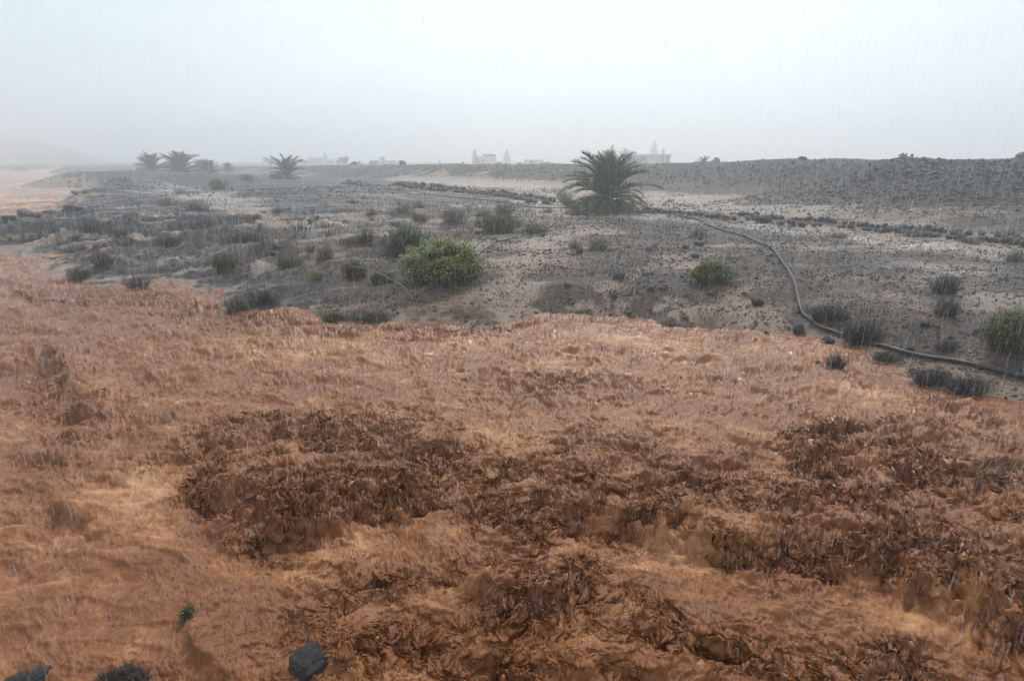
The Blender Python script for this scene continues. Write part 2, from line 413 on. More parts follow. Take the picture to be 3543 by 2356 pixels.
# sand: 0 = gravel everywhere, 1 = bare wet sand
sand = .24 + .22 * fbm(x * .12, y * .3, 3) - .22 * (1 - sst(-13, -3, x + .1 * (y - 30)))
sand += 0.41 * stroke(x, y, [(500,485),(620,492),(760,495),(880,505),(1000,505)], 1.6)
sand += 0.36 * stroke(x, y, [(560,492),(700,520),(820,530),(950,550),(1080,560)], 1.5)
sand += 0.50 * stroke(x, y, [(760,405),(900,415),(1050,425),(1250,435),(1400,450),(1600,462)], 5)
sand += 0.50 * stroke(x, y, [(1230,455),(1300,462),(1500,470),(1650,484),(1900,502),(2150,518),(2400,532)], 3.0)
sand += 0.30 * stroke(x, y, [(1180,458),(1330,500),(1500,492),(1700,515),(1900,530),(2150,560),(2400,590)], 2.0)
sand += 0.28 * stroke(x, y, [(1250,560),(1350,545),(1400,530)], 1.5)
sand += 0.30 * stroke(x, y, [(1130,650),(1200,610),(1260,560)], .9)
sand += 0.30 * stroke(x, y, [(1240,640),(1400,640),(1560,590),(1700,660),(1650,700)], .7)
sand += 0.25 * stroke(x, y, [(1190,720),(1390,715),(1560,725),(1750,745),(1900,775)], .8)
sand += 0.19 * stroke(x, y, [(1850,700),(2000,760),(2200,850),(2358,890)], 1.4)
sand += 0.39 * stroke(x, y, [(330,430),(400,450),(480,470),(560,480)], 2.2)
sand += 0.28 * stroke(x, y, [(160,395),(400,402),(520,400)], 5)
for p_ in ([(90,520),(160,512)],[(110,540),(150,535)],[(270,500),(360,497)],[(320,548),(400,542),(480,536),(560,530)],[(230,560),(310,553)],[(160,558),(230,550)],
           [(350,585),(430,572),(470,568)],[(180,608),(250,596),(330,592)],[(60,545),(120,538)],[(460,640),(540,622),(600,610)],[(410,600),(520,592)],[(560,565),(640,556)],[(600,600),(660,592)],[(300,620),(360,606)],
           [(600,640),(680,618)],[(560,530),(620,524)]):
    sand += 0.41 * stroke(x, y, p_, .28, .75)
sand += .38 * sst(.20, .65, fbm(x * .09 + y * .02 + 7, y * 1.0 - x * .24, 5, .65)) * (1 - sst(-13, -3, x + .1 * (y - 30))) * (y < 75)
sand -= .80 * ellmask(x, y, [(1310,665,95,32,.7),(1490,685,110,40,.6),(1625,722,95,26,.8),(1900,690,400,110,.18),(1450,600,120,45,.35),(950,700,260,50,.45),(650,660,160,60,.35),(1560,520,160,30,.4)])
sand = sand - .34 * sst(1.5, 2.2, z) - .30 * sst(1.15, 1.5, z) * (x > 12)
sand += (.40 + .5 * fbm(x * 1.5, y * 1.5, 3)) * np.exp(-np.maximum(dsh, 0) / .7) 
# low hollows hold muddy water in the shelves
dark = 1 - sst(-13, -3, x + .10 * (y - 30) + 2.5 * fbm(x * .15, y * .15, 2))
dark = np.maximum(dark, .9 * sst(1.8, 3.4, z)); dark = np.maximum(dark, .45 * sst(55, 100, y))
dark = np.maximum(dark, .30 * sst(9, 16, x - .0) * (1 - sst(9, 20, y)))
dark -= ellmask(x, y, [(560,530,140,22,.8),(700,560,150,30,.8)])
dark = np.clip(dark + .15 * fbm(x * .4, y * .4, 2), 0, 1)
sand = np.clip(sand, -.2, 1.3)
wet = np.maximum.reduce([.9 * stroke(x, y, [(1447,500),(1600,510),(1750,530),(1950,548),(2150,575),(2358,600),(2600,640)], 1.1), .7 * stroke(x, y, [(700,412),(560,402),(450,404)], 3), .7 * stroke(x, y, [(790,422),(1050,441),(1260,466),(1400,480)], 1.2),
    .6 * stroke(x, y, [(560,455),(720,450),(850,440)], 2.2), .6 * stroke(x, y, [(330,430),(430,462),(560,478)], 2.5), .62 * sst(.4, .7, dark) * sst(.0, .6, fbm(x * .10 + y * .03, y * .85 - x * .2, 5, .7)) * (x < 2) * (y < 75), .4 * stroke(x, y, [(2060,600),(2358,700)], 1.5)])  # wet track and shelves; this mask also carries the painted sky sheen
me = npmesh('ground', np.stack([x, y, z], 1), fq, True, {'sand': sand, 'dark': dark, 'wet': wet})
tag(link('ground', me, M['ground']), 'wet volcanic gravel and sand ground', kind='structure')

# --- water
WZ = GZ < 0.30
used, fq = gridfaces(WZ)
x = GX.ravel()[used]; y = GY.ravel()[used]; lz = GZ.ravel()[used]
turb = .22 + .12 * fbm(x * .3, y * .3, 2)
tz = 0.1
for pts, w, s in (([(520,1010),(700,960),(900,990),(1020,1080)], .75, .95), ([(600,1110),(760,1120),(900,1090)], .5, .9),
                  ([(1020,1080),(1150,1180),(1300,1300),(1100,1400)], .6, .95), ([(1100,1080),(1400,1100),(1700,1130),(1950,1230)], .9, .8),
                  ([(1900,1100),(2150,1060),(2358,1120)], 1.3, 1.0), ([(1750,1180),(2000,1250),(2358,1330)], .6, .95),
                  ([(900,1450),(1200,1480),(1600,1500),(2200,1540)], .55, .9), ([(1150,1350),(1500,1400),(1900,1460),(2300,1560)], .5, .75), ([(700,1420),(900,1300),(1000,1400)], .5, .55),
                  ([(480,1380),(560,1500)], .28, .6), ([(0,650),(200,680),(380,690),(600,735)], 1.1, .75), ([(60,790),(140,860),(200,960)], .8, .6), ([(60,1060),(250,1080)], .4, .5),
                  ([(900,770),(1200,750),(1230,735)], .7, .55), ([(1150,860),(1420,870)], .45, .6), ([(1900,850),(2100,900),(2300,960)], .8, .5), ([(0,430),(150,460)], 4, .4)):
    turb = np.maximum(turb, s * stroke(x, y, pts, w * 1.25, tz))
calm = ellmask(x, y, [(200,1370,360,150,.7),(1600,1245,300,48,1.2),(2050,1400,420,55,1.1),(1850,790,220,40,.5),(1400,760,300,25,.3),(750,1190,150,40,.7),(600,1050,60,20,.0),(700,860,380,60,.25),(2000,870,200,40,.3)], tz)
turb = np.maximum(turb, ellmask(x, y, [(760,1020,290,130,.80),(620,1080,150,80,.7),(1150,1130,200,70,.7),(1500,1060,420,80,.62),(2150,1040,300,100,.9),(2150,1240,300,70,.9),(1250,1480,330,110,.9),(1900,1520,500,70,.85),(760,1330,260,110,.5)], tz))
calm = calm * (1 - 0)
turb = turb - calm * .7; calm = 0
for pts in ([(480,1040),(560,1100),(680,1150),(800,1135),(900,1105),(980,1050)], [(1160,1105),(1350,1130),(1550,1165),(1720,1215),(1850,1245)], [(1820,1180),(2000,1245),(2180,1305),(2340,1365),(2500,1410)]):
    turb = np.maximum(turb, 1.05 * stroke(x, y, [(u_, v_ + 26) for u_, v_ in pts], .60, .2))
turb = np.clip((turb - calm * .7) * (.84 + .75 * fbm(x * .75 - y * .2, y * 1.4, 4, .6)) + .08 * fbm(x * .9 + 5, y * .9, 3), .05, 1)
# flow direction: across the view, turning toward the camera on the right
fa = R(14) - R(46) * sst(0, 9, x) * (1 - sst(6, 16, y)) 
ca, sa = np.cos(fa), np.sin(fa)
wx = .35 * fbm(x * .8, y * .8, 2); wy = .35 * fbm(x * .8 + 40, y * .8, 2)
X1 = x + wx; Y1 = y + wy
al = X1 * math.cos(R(8)) - Y1 * math.sin(R(8)) * 0; ac = Y1
px_ = X1 * np.cos(R(-18)) + Y1 * np.sin(R(-18)); py_ = -X1 * np.sin(R(-18)) + Y1 * np.cos(R(-18))
near = 1 - sst(30, 70, y)
big = fbm(px_ * .28, py_ * .45, 3, .5)
zz = .10 * big + .10 * fbm(px_ * .55 + 11, py_ * 1.15, 2) + .20 * turb * fbm(px_ * .8, py_ * 1.0, 3, .55)
qx = px_ + .11 * fbm(x * 2.1, y * 2.1, 2); qy = py_ + .11 * fbm(x * 2.1 + 30, y * 2.1, 2)
rg = ridged(qx * 1.1 + 9, qy * 2.1, 6, .60) - 1.5
rp = 0; am = 1.0; fq0 = 1.9
for k_ in range(6):
    an = R([-6, 14, -24, 4, -14, 9][k_]); ux = x * math.cos(an) - y * math.sin(an) + .18 * perlin(x * 1.5 + k_ * 9, y * 1.5); uy = x * math.sin(an) + y * math.cos(an) + .22 * perlin(x * 1.2 - k_ * 5, y * 1.2)
    cr2 = 1 - np.abs(perlin(ux * fq0 * .38 + 20 * k_, uy * fq0)) * 1.9; rp = rp + am * np.where(cr2 > 0, cr2, 0) ** 2; fq0 *= 1.75; am *= .66
rp = rp - 1.25
rpm = .35 + .65 * sst(-.3, .4, fbm(x * .5 + 3, y * .8, 3)) + .5 * sst(9, 16, y)
rpm = rpm * (1 - .75 * np.clip(ellmask(x, y, [(180,1400,330,130,1)], tz), 0, 1))
zz += .050 * rpm * (1 - .6 * turb) * rp
zz += (.014 + .02 * sst(8, 16, y) + .06 * turb) * rg
bl = fbm(qx * 3.3, qy * 4.0, 5, .68)
zz += (.010 + .10 * turb) * bl + (.02 + .05 * sst(14, 40, y)) * fbm(px_ * .9 + 3, py_ * 2.4, 3, .6) * sst(10, 20, y)
fine = np.abs(perlin(qx * 17, qy * 22)) + .6 * np.abs(perlin(qx * 33 + 4, qy * 41))
cell = np.abs(perlin(qx * 6.5 + 2, qy * 8.5))
zz -= (.008 + .045 * turb) * fine * (1 - sst(14, 30, y)) + (.006 + .085 * turb) * cell
lump = fbm(qx * 7, qy * 8, 3, .65)
ringx = perlin(x * 13, y * 13)
zz -= .016 * sst(.50, .68, ringx) * (1 - turb)
cwx = .30 * fbm(x * 1.3 + 8, y * 1.3, 3, .6); cwy = .42 * fbm(x * 1.3 + 31, y * 1.3, 4, .62)
def crest(pts, h, wn, wf, tz=.2):
    """a standing wave: steep on the side facing the viewer, long behind"""
    P = [at(u, v, tz) for u, v in pts]; xx = x + cwx * min(1, wn * 2.2); yy = y + cwy * min(1, wn * 2.2)
    # side: sign from the nearest segment
    best = np.full(x.shape, 1e9); sg = np.zeros(x.shape); tt = np.zeros(x.shape)
    for i, (A, B) in enumerate(zip(P[:-1], P[1:])):
        dd, t = segdist(xx, yy, A, B); m = dd < best; best = np.where(m, dd, best)
        cr_ = (B[0] - A[0]) * (yy - A[1]) - (B[1] - A[1]) * (xx - A[0]); sg = np.where(m, np.sign(cr_), sg); tt = np.where(m, (i + t) / (len(P) - 1), tt)
    env = np.sin(PI * np.clip(tt, .02, .98)) ** .6
    g = np.where(sg > 0, np.exp(-(best / wf) ** 2), np.exp(-(best / wn) ** 2) * 1.25 - .25 * np.exp(-(best / (wn * 2.6)) ** 2))
    return h * g * env
dip = 0
zz += crest([(480,1050),(560,1110),(680,1165),(800,1150),(900,1115),(980,1050)], .44, .40, 1.0)
zz += crest([(560,1000),(700,960),(860,950),(980,990)], .14, .3, .6)
zz += crest([(930,1160),(1060,1260),(1160,1330),(1220,1400)], .14, .18, .5)
zz += crest([(1160,1120),(1350,1145),(1550,1175),(1720,1230),(1850,1260)], .28, .34, .9)
zz += crest([(1820,1190),(2000,1260),(2180,1320),(2340,1375),(2500,1420)], .44, .40, 1.1)
zz += crest([(1850,1050),(2100,1050),(2400,1120)], .18, .3, .8)
zz += crest([(1100,880),(1300,860),(1500,875)], .16, .25, .8) + crest([(1200,800),(1350,785),(1500,800)], .12, .2, .6)
zz += crest([(40,800),(110,790),(160,850),(210,940)], .24, .25, .6) + crest([(330,840),(520,820)], .10, .2, .5) + crest([(1640,850),(1760,880),(1900,870)], .12, .2, .5)
zz += crest([(100,1090),(180,1160),(250,1200)], .14, .12, .4) + crest([(220,1070),(320,1080)], .10, .12, .3) + crest([(20,1020),(90,1040)], .10, .1, .3)
zz += crest([(560,735),(750,750),(900,745),(1050,755)], .16, .25, .6) + crest([(1150,748),(1200,730),(1240,722)], .2, .2, .4)
zz += crest([(1000,1450),(1300,1500),(1700,1550)], .12, .15, .4)
zz += crest([(430,1380),(445,1490),(560,1530)], .13, .08, .4)
for ln in ([(0,1345),(180,1340),(330,1370)],[(0,1400),(300,1400),(560,1395)],[(500,1320),(620,1318),(700,1330)],[(60,1450),(240,1440),(400,1460)],[(120,1240),(300,1270),(520,1250)],[(230,1180),(330,1230),(500,1280)],[(250,1520),(360,1510),(520,1540)],[(600,1440),(700,1420),(800,1440)]):
    zz += crest(ln, .032, .035, .3)
depthm = sst(.45, -.2, lz)
zz = zz * (.35 + .65 * sst(0.2, -.35, lz)) * (.25 + .75 * (1 - sst(40, 120, y))) + .03
foam = .24 + .17 * fbm(px_ * .45 + 5, py_ * .9, 3) + (.10 * rg + .20 * (rp - .2)) * (1 - turb) + .05 * bl - .31 * (turb - .25) + .35 * (ridged(px_ * 2.2, py_ * 5.5, 3, .6) - 1.5) * .25
foam += ellmask(x, y, [(800,790,420,35,.22),(1550,790,300,40,.16),(260,1130,120,60,.28),(200,900,200,60,.08),(1560,1260,200,50,.22),(1350,830,300,40,.15),(2000,900,120,25,.25),(1150,990,160,20,.2)], tz)
foam += (.25 + .55 * fbm(x * .22, y * .10, 3, .6) + .35 * (ridged(x * .5, y * .28, 3) - 1.2)) * sst(25, 60, y) - .06 * sst(9, 14, y) * (1 - sst(20, 30, y))
foam -= ellmask(x, y, [(200,1380,330,110,.10)], tz)
foam = np.clip(foam, 0, 1)
# sideways chop so that steep faces break up into clods rather than curtains
k = np.clip(turb * 1.2, 0, 1.1) * (1 - sst(18, 40, y))
cx = .06 * k * fbm(x * 4 + 3 * zz, y * 4 + zz * 9, 3, .65); cy = .07 * k * fbm(x * 4 + 71, y * 4 + 9 * zz + 13, 3, .65)
me = npmesh('water', np.stack([x + cx, y + cy, zz], 1), fq, True, {'foam': foam, 'turb': turb})
tag(link('flood_water', me, M['water']), 'brown muddy flood water in full torrent', kind='structure')
waterdata = (x, y, zz, turb, foam)
# ------------------------------------------------------------------ far hill
def hill():
    u = np.linspace(-500, 330, 90); top = np.interp(u, [-500,-60,0,60,102,163,229,330], [318,318,321,322,328,346,367,384])
    P = [atD(a, b, 780) for a, b in zip(u, top)]
    V = []; n = len(P)
    for k, (sy, sz) in enumerate([(-120, 0), (-60, .45), (-25, .82), (0, 1), (40, .85), (110, 0)]):
        for p in P: V.append((p[0] * (780 + sy) / 780, 780 + sy, (p[2] - .0) * sz + 1.0 * sz * fbm(np.array([p[0] * .06]), np.array([k * 1.1]), 3)[0] - .5 * (sz == 0)))
    Fq = [(k * n + i, k * n + i + 1, (k + 1) * n + i + 1, (k + 1) * n + i) for k in range(5) for i in range(n - 1)]
    tag(link('hill', npmesh('hill', V, Fq, True, {'sand': [0] * len(V), 'dark': [.6] * len(V)}), M['ground']), 'low far hill fading into the rain', kind='structure')
hill()

# ------------------------------------------------------------------ palms
def frond_mesh(L, az, el0, droop, wind, seed, nl=42, lw=.030, ll=.11):
    r = random.Random(seed); mb = MB(); n = 14; p = Vector((0, 0, 0)); pts = []; dirs = []
    el = el0; a = az
    for i in range(n + 1):
        d = Vector((math.cos(el) * math.cos(a), math.cos(el) * math.sin(a), math.sin(el)))
        pts.append(p.copy()); dirs.append(d); p = p + d * (L / n); el -= droop / n * (.35 + 1.3 * i / n); a += wind * math.sin(az - 0.2) / n
    mb.tube(pts, [.028 * L / 3.5 * (1 - .85 * i / n) for i in range(n + 1)], 4, .9)
    for k in range(nl):
        t = .14 + .86 * (k + r.random() * .6) / nl; fi = min(t * n, n - .001); i = int(fi); q = pts[i].lerp(pts[i + 1], fi - i) if i < n else pts[n]; d = dirs[min(i, n)]
        side = d.cross(Vector((0, 0, 1)));
        if side.length < .05: side = Vector((math.sin(az), -math.cos(az), 0))
        side.normalize(); upv = side.cross(d).normalized()
        le = L * ll * (.45 + 1.1 * math.sin(PI * min(1, (t * .85 + .12)))) 
        for sgn in (-1, 1):
            v = (d * (.55 + r.random() * .35) + side * sgn * (.85 - .35 * t) + upv * (.42 + .25 * (r.random() - .5))).normalized()
            e = q + v * le * r.uniform(.8, 1.15); e.z -= le * .14
            m = q.lerp(e, .5); m.z += le * .03
            mb.ribbon([q, m, e], lw * L / 3.5, d.cross(v).normalized().cross(v).normalized() * .3 + d * .9, r.random())
    return mb
def palm(name_label, group, loc, R_, nfr, trunk_h, seed, mode='full', wind=0.0, up=1.0, lab2=None):
    r = random.Random(seed); t = empty('palm_tree', loc); tag(t, name_label, 'palm', group)
    mb = MB(); n = 7
    mb.tube([(0, 0, -.4), (0, 0, trunk_h * .4), (.02, 0, trunk_h * .8), (.02, .02, trunk_h)], [.42 * R_ / 3.1, .38 * R_ / 3.1, .34 * R_ / 3.1, .18 * R_ / 3.1], 12, .3)
    for k in range(60):
        a = r.random() * 2 * PI; z0 = r.uniform(0, trunk_h); rr = .36 * R_ / 3.1
        mb.ribbon([(rr * .8 * math.cos(a), rr * .8 * math.sin(a), z0), (rr * 1.15 * math.cos(a), rr * 1.15 * math.sin(a), z0 + .16 * R_ / 3.1), (rr * 1.3 * math.cos(a), rr * 1.3 * math.sin(a), z0 + .25 * R_ / 3.1)], .12 * R_ / 3.1, (-math.sin(a), math.cos(a), 0))
    mb.build('trunk', M['bark'], t)
    for k in range(nfr):
        q = (k + .5) / nfr; az = k * 2.39996 + r.uniform(-.25, .25)
        el = (R(84) - R(84 + 44) * q if mode == 'full' else R(90) - R(112) * q ** 1.1) + r.uniform(-.16, .16)
        Lf = R_ * (1.02 + .22 * math.sin(PI * q)) * r.uniform(.80, 1.08) * (up if q < .4 else 1)
        dr = R((58 + 95 * q if q < .4 else 104 - 60 * (q - .4)) if mode == 'full' else 66 - 20 * q) * r.uniform(.55, 1.2)
        dry = (q > .80 or r.random() < .07) and mode == 'full'
        me = frond_mesh(Lf, az, el, dr, wind, seed * 100 + k, 64 if mode == 'full' else 30, .125 if mode == 'full' else .30, .185)
        if wind:
            pass
        f = me.build('frond', M['palmdry'] if dry else M['palm'], t, (0.10 * R_ / 3 * math.cos(az), .10 * R_ / 3 * math.sin(az), trunk_h * (1.0 - .55 * q)))
        if dry: f['label'] = 'dry brown frond'
    return t
def ground_z(x, y): return float(H(np.array([x]), np.array([y]))[0])
mx0, my0, mz0 = hit(1400, 487)
palm('large bushy palm with low fronds, standing alone on the bare mound in the middle distance', None, (mx0, my0, ground_z(mx0, my0)), my0 * 99 / F * .77, 98, 1.35, 5, 'full', .5, 1.30)
def farpos(u, v, Y, z): a, b, c = ray(u, v); return (a / b * Y, Y, z)
for u, vt, Y, wpx, lab, sd, wd in [(346, 359, 150, 50, 'wind-blown palm, leftmost of the palms on the hazy left skyline', 11, 1.2), (410, 356, 140, 70, 'broad round palm second from the left on the hazy skyline', 12, .3),
                               (461, 369, 200, 30, 'small faint palm just behind the right side of the broad palm', 13, .3), (479, 374, 150, 42, 'small ragged palm right of the broad round palm on the left', 14, .3),
                               (524, 377, 170, 20, 'tiny faint palm beyond the dark lava ridge left of the bushy palm', 15, .2)]:
    p = farpos(u, vt, Y, 0); top = atD(u, vt, Y)[2]; R_ = wpx / 2 / F * Y * 1.1; gz = max(min(ground_z(p[0], Y) - .1, top - R_ * 1.0), top - R_ * 1.45)
    palm(lab, 'palms on the left skyline', (p[0], Y, gz), R_, 60, max(.3, top - gz - R_ * .92), sd, 'far', wd, 1.15)
p6 = hit(663, 412); top = atD(663, 364, p6[1])[2]
palm('bushy palm in green scrub between the sandy wash and the lava ridge, left of centre', None, (p6[0], p6[1], p6[2]), 33 / F * p6[1], 46, max(.4, top - p6[2] - 33 / F * p6[1] * 1.05), 21, 'far', .2, 1.2)
for u, vt, Y, wpx, lab, sd in [(880, 361, 380, 20, 'slim tall palm with small crown beyond the ridge, left of the white house', 31), (1410, 336, 290, 30, 'tall palm whose crown peeps over the large bushy palm', 32),
                           (1440, 341, 300, 20, 'small palm crown above the left end of the long pale building', 33), (1622, 363, 130, 38, 'low spreading palm on the ridge right of the long pale building', 34),
                           (1724, 371, 110, 26, 'tiny palm poking over the right ridge crest', 36), (1672, 372, 120, 24, 'small sparse palm between two others on the right ridge', 37)]:
    top = atD(u, vt, Y); R_ = wpx / 2 / F * Y; gz = 3.0 if Y < 160 else 1.5
    palm(lab, 'palms beyond the ridge', (top[0], Y, gz), R_, 30, max(.5, top[2] - gz - R_ * .75), sd, 'far', .1, .95)

# ------------------------------------------------------------------ conifers (tiers of upturned branches) and round trees
def conifer(u, vt, Y, wpx, lab, seed, gz=1.0):
    Y *= 1.55
    r = random.Random(seed); x, y, zt = atD(u, vt, Y); h = zt - gz; Rm = wpx / 2 / F * Y
    t = empty('norfolk_pine', (x, y, gz)); tag(t, lab, 'pine tree', 'tiered pines beyond the ridge')
    mb = MB(); mb.tube([(0, 0, -.5), (0, 0, h * .5), (0, 0, h)], [.16, .10, .02], 7, .3); mb.build('trunk', M['bark'], t)
    mb = MB(); nt_ = 13
    for k in range(nt_):
        z = h * (.22 + .76 * k / nt_); rad = Rm * (1 - k / nt_) ** .75 * r.uniform(.6, 1.15) + .15
        for j in range(7):
            a = j * 2 * PI / 7 + k * .5 + r.uniform(-.2, .2); ln = rad * r.uniform(.8, 1.1)
            pts = [(0, 0, z), (ln * .5 * math.cos(a), ln * .5 * math.sin(a), z + .02), (ln * math.cos(a), ln * math.sin(a), z + ln * .28)]
            mb.tube(pts, [.06, .10, .05], 4)
            for q in range(5):
                s_ = r.uniform(.4, 1); c = Vector(pts[0]).lerp(Vector(pts[2]), s_)
                e = c + Vector((r.uniform(-.3, .3), r.uniform(-.3, .3), r.uniform(.05, .3))); mb.ribbon([c, c.lerp(e, .5), e], .10, (math.cos(a + 1.57), math.sin(a + 1.57), 0))
    mb.build('crown', M['conifer'], t)
for a in [(1508, 322, 185, 32, 'tallest tiered pine, rising behind the long pale building', 1), (1528, 341, 190, 20, 'shorter tiered pine right beside the tallest one', 2),
          (1093, 342, 190, 22, 'slender tiered pine at the left corner of the white house', 3), (1167, 345, 215, 26, 'faint tiered pine right of the white house', 4),
          (747, 350, 300, 20, 'very faint tiered pine far behind the left pale houses', 5), (1066, 371, 180, 8, 'tiny conical tree left of the white house', 6), (1224, 370, 200, 10, 'tiny conical tree left of the small beige house', 7)]:
    conifer(*a)
def rtree(u, vt, Y, wpx, lab, seed, gz=1.0):
    Y *= 1.6 if Y > 145 else 1
    r = random.Random(seed); x, y, zt = atD(u, vt, Y); h = zt - gz; Rm = wpx / 2 / F * Y
    t = empty('round_tree', (x, y, gz)); tag(t, lab, 'tree', 'round trees beyond the ridge')
    mb = MB(); mb.tube([(0, 0, -.5), (0.1, 0, h * .4), (.1, .1, h * .7)], [.25, .18, .06], 7)
    for k in range(5):
        a = r.random() * 6.3; mb.tube([(0, 0, h * .3), (Rm * .5 * math.cos(a), Rm * .5 * math.sin(a), h * .7)], [.1, .03], 5)
    mb.build('trunk', M['bark'], t)
    mb = MB(); cl = [(r.uniform(-.75, .75) * Rm, r.uniform(-.6, .6) * Rm, h * r.uniform(.42, .86)) for _ in range(16)]
    for c in cl:
        rr = Rm * r.uniform(.22, .38)
        for k in range(110):
            d = Vector((r.gauss(0, 1), r.gauss(0, 1), r.gauss(0, .8))).normalized() * rr * r.uniform(.6, 1.1); q = Vector(c) + d
            a = Vector((r.gauss(0, 1), r.gauss(0, 1), r.gauss(0, 1))).normalized() * .22; b = a.cross(Vector((r.gauss(0, 1), r.gauss(0, 1), 1))).normalized() * .12
            mb.add([q - a, q - b, q + a, q + b], [(0, 1, 2, 3)])
    mb.build('crown', M['palm'], t)
for a in [(1472, 361, 150, 46, 'round leafy tree in front of the long pale building', 1), (790, 361, 190, 30, 'rounded dark tree on the skyline right of the left pale houses', 2), (621, 364, 200, 28, 'hazy round tree left of the bushy palm in scrub', 3),
          (698, 366, 230, 18, 'small round tree between the two faint houses', 4), (860, 370, 200, 24, 'low dark shrub tree below the slim tall palm', 5), (1648, 360, 130, 26, 'open bushy tree on the ridge right of the low spreading palm', 6),
          (51, 358, 360, 26, 'faint dome of a tree at the far left above the river', 7), (88, 361, 350, 34, 'faint wide tree right of the leftmost dome', 8), (1330, 366, 200, 20, 'small tree in haze just left of the large bushy palm', 9), (820, 372, 180, 26, 'low hazy bush tree right of the rounded dark tree', 10),
          (1197, 375, 170, 16, 'low bush tree left of the small beige house', 11), (1262, 374, 170, 22, 'low bush tree at the right end of the small beige house', 12)]:
    rtree(*a)

# ------------------------------------------------------------------ buildings beyond the ridge
def plaster(name, c):
    m, t, b = newmat(name); n = noise(t, 1.5, 4, .6, pos(t)); t.links.new(ramp(t, n, [(.3, tuple(q * .85 for q in c)), (.7, c)]), b.inputs['Base Color']); b.inputs['Roughness'].default_value = .8; return m
M['white'] = plaster('white plaster', (.80, .79, .72)); M['beige'] = plaster('beige plaster', (.66, .62, .50)); M['roofdark'] = plaster('dark roof', (.16, .17, .19)); M['greyw'] = plaster('grey wall', (.22, .24, .27))
m, t, b = newmat('window glass'); b.inputs['Base Color'].default_value = (.05, .06, .07, 1); b.inputs['Roughness'].default_value = .1; M['glass'] = m
def uz(u, v, Y): p = atD(u, v, Y); return p[0], p[2]
def block(t, Y, u0, u1, v0, depth, mat, name='wall', zb=0.5, org=None, v1=None):
    x0, zt = uz(u0, v0, Y); x1, _ = uz(u1, v0, Y); z1 = zb if v1 is None else uz(u0, v1, Y)[1]
    mb = MB(); mb.box(((x0 + x1) / 2 - org[0], Y + depth / 2 - org[1], (zt + z1) / 2 - org[2]), (x1 - x0, depth, zt - z1)); return mb.build(name, mat, t)
def cube_part(t, Y, u0, u1, v0, v1, mat, name, org, thick=.12, off=0):
    x0, z0 = uz(u0, v0, Y); x1, z1 = uz(u1, v1, Y); mb = MB(); mb.box(((x0 + x1) / 2 - org[0], Y - off - org[1], (z0 + z1) / 2 - org[2]), (x1 - x0, thick, z0 - z1)); return mb.build(name, mat, t)
# white house
Y = 300; org = (uz(1118, 375, Y)[0], Y, .5); t = empty('white_house', org); tag(t, 'white two-storey house with curved dark roof hood, beside a slender tiered pine', 'house')
block(t, Y, 1094, 1142, 360.5, 9, M['white'], org=org)
block(t, Y + 1, 1142.2, 1156, 371.5, 6, M['white'], 'side_wing', org=org)
for u in (1099, 1111): w = cube_part(t, Y, u, u + 4, 368, 372.5, M['greyw'], 'window', org, .16); cube_part(w, Y, u + .5, u + 3.5, 368.6, 372, M['glass'], 'pane', org, .10, .06)
w = cube_part(t, Y + 1, 1144, 1154, 374, 378, M['glass'], 'window', org, .14)
mb = MB(); x0, zt = uz(1116, 360.2, Y); x1, _ = uz(1142, 360.2, Y); V = []
for k in range(9):
    a = PI * k / 8; V.append(((x0 + x1) / 2 - (x1 - x0) / 2 * math.cos(a) - org[0], .4, zt + 1.05 * math.sin(a) ** .7 - org[2])); V.append((V[-1][0], 6.0, V[-1][2]))
mb.add(V, [(2 * k, 2 * k + 2, 2 * k + 3, 2 * k + 1) for k in range(8)] + [tuple(range(0, 18, 2)), tuple(range(17, 0, -2))]); mb.build('roof', M['roofdark'], t)
mb = MB(); x, z = uz(1113.5, 358, Y); mb.box((x - org[0], 3, z - org[2]), (.9, 1, 1.3)); mb.box((x - org[0] + .2, 3, z - org[2] + .75), (.6, .6, .3)); mb.build('chimney', M['greyw'], t)
# small beige house
Y = 310; org = (uz(1229, 375, Y)[0], Y, .5); t = empty('beige_house', org); tag(t, 'small flat-roofed beige house low behind the ridge, between white house and large palm', 'house')
block(t, Y, 1206.5, 1252, 369, 8, M['beige'], org=org); cube_part(t, Y, 1206, 1252.6, 368.1, 369.3, M['white'], 'parapet', org, .3, .02)
w = cube_part(t, Y, 1222, 1227, 371.5, 381, M['greyw'], 'door', org, .14); mb = MB(); x, z = uz(1240, 367, Y); mb.box((x - org[0], 3, z - org[2]), (.8, .8, .7)); mb.build('chimney', M['white'], t)
# long pale building
Y = 260; org = (uz(1490, 375, Y)[0], Y, .8); t = empty('long_house', org); tag(t, 'long pale modern house with stepped flat roofs, right behind the large palm', 'house')
block(t, Y, 1434, 1456.5, 347.5, 8, M['white'], 'upper_storey', org=org); block(t, Y - .5, 1434, 1450.5, 355.5, 4, M['greyw'], 'grey_wing', org=org)
block(t, Y, 1456.8, 1523, 356.5, 10, M['white'], 'wall', org=org); cube_part(t, Y, 1450, 1546, 355.6, 358.6, M['beige'], 'roof', org, 1.2, .62)
block(t, Y + 4, 1523.2, 1545, 358.8, 5, M['greyw'], 'recess_wall', org=org)
for u in (1530, 1542): cube_part(t, Y, u, u + 1.3, 358.7, 376, M['white'], 'column', org, .2, .3)
cube_part(t, Y, 1458, 1464, 349.5, 355.5, M['white'], 'roof_parapet', org, 2.5, -3); cube_part(t, Y, 1460, 1467, 350.5, 355.4, M['greyw'], 'rooftop_unit', org, 1.0, -1)
w = cube_part(t, Y, 1478, 1488, 362, 370, M['greyw'], 'window', org, .14); cube_part(w, Y, 1479, 1487, 363, 369, M['glass'], 'pane', org, .1, .06)
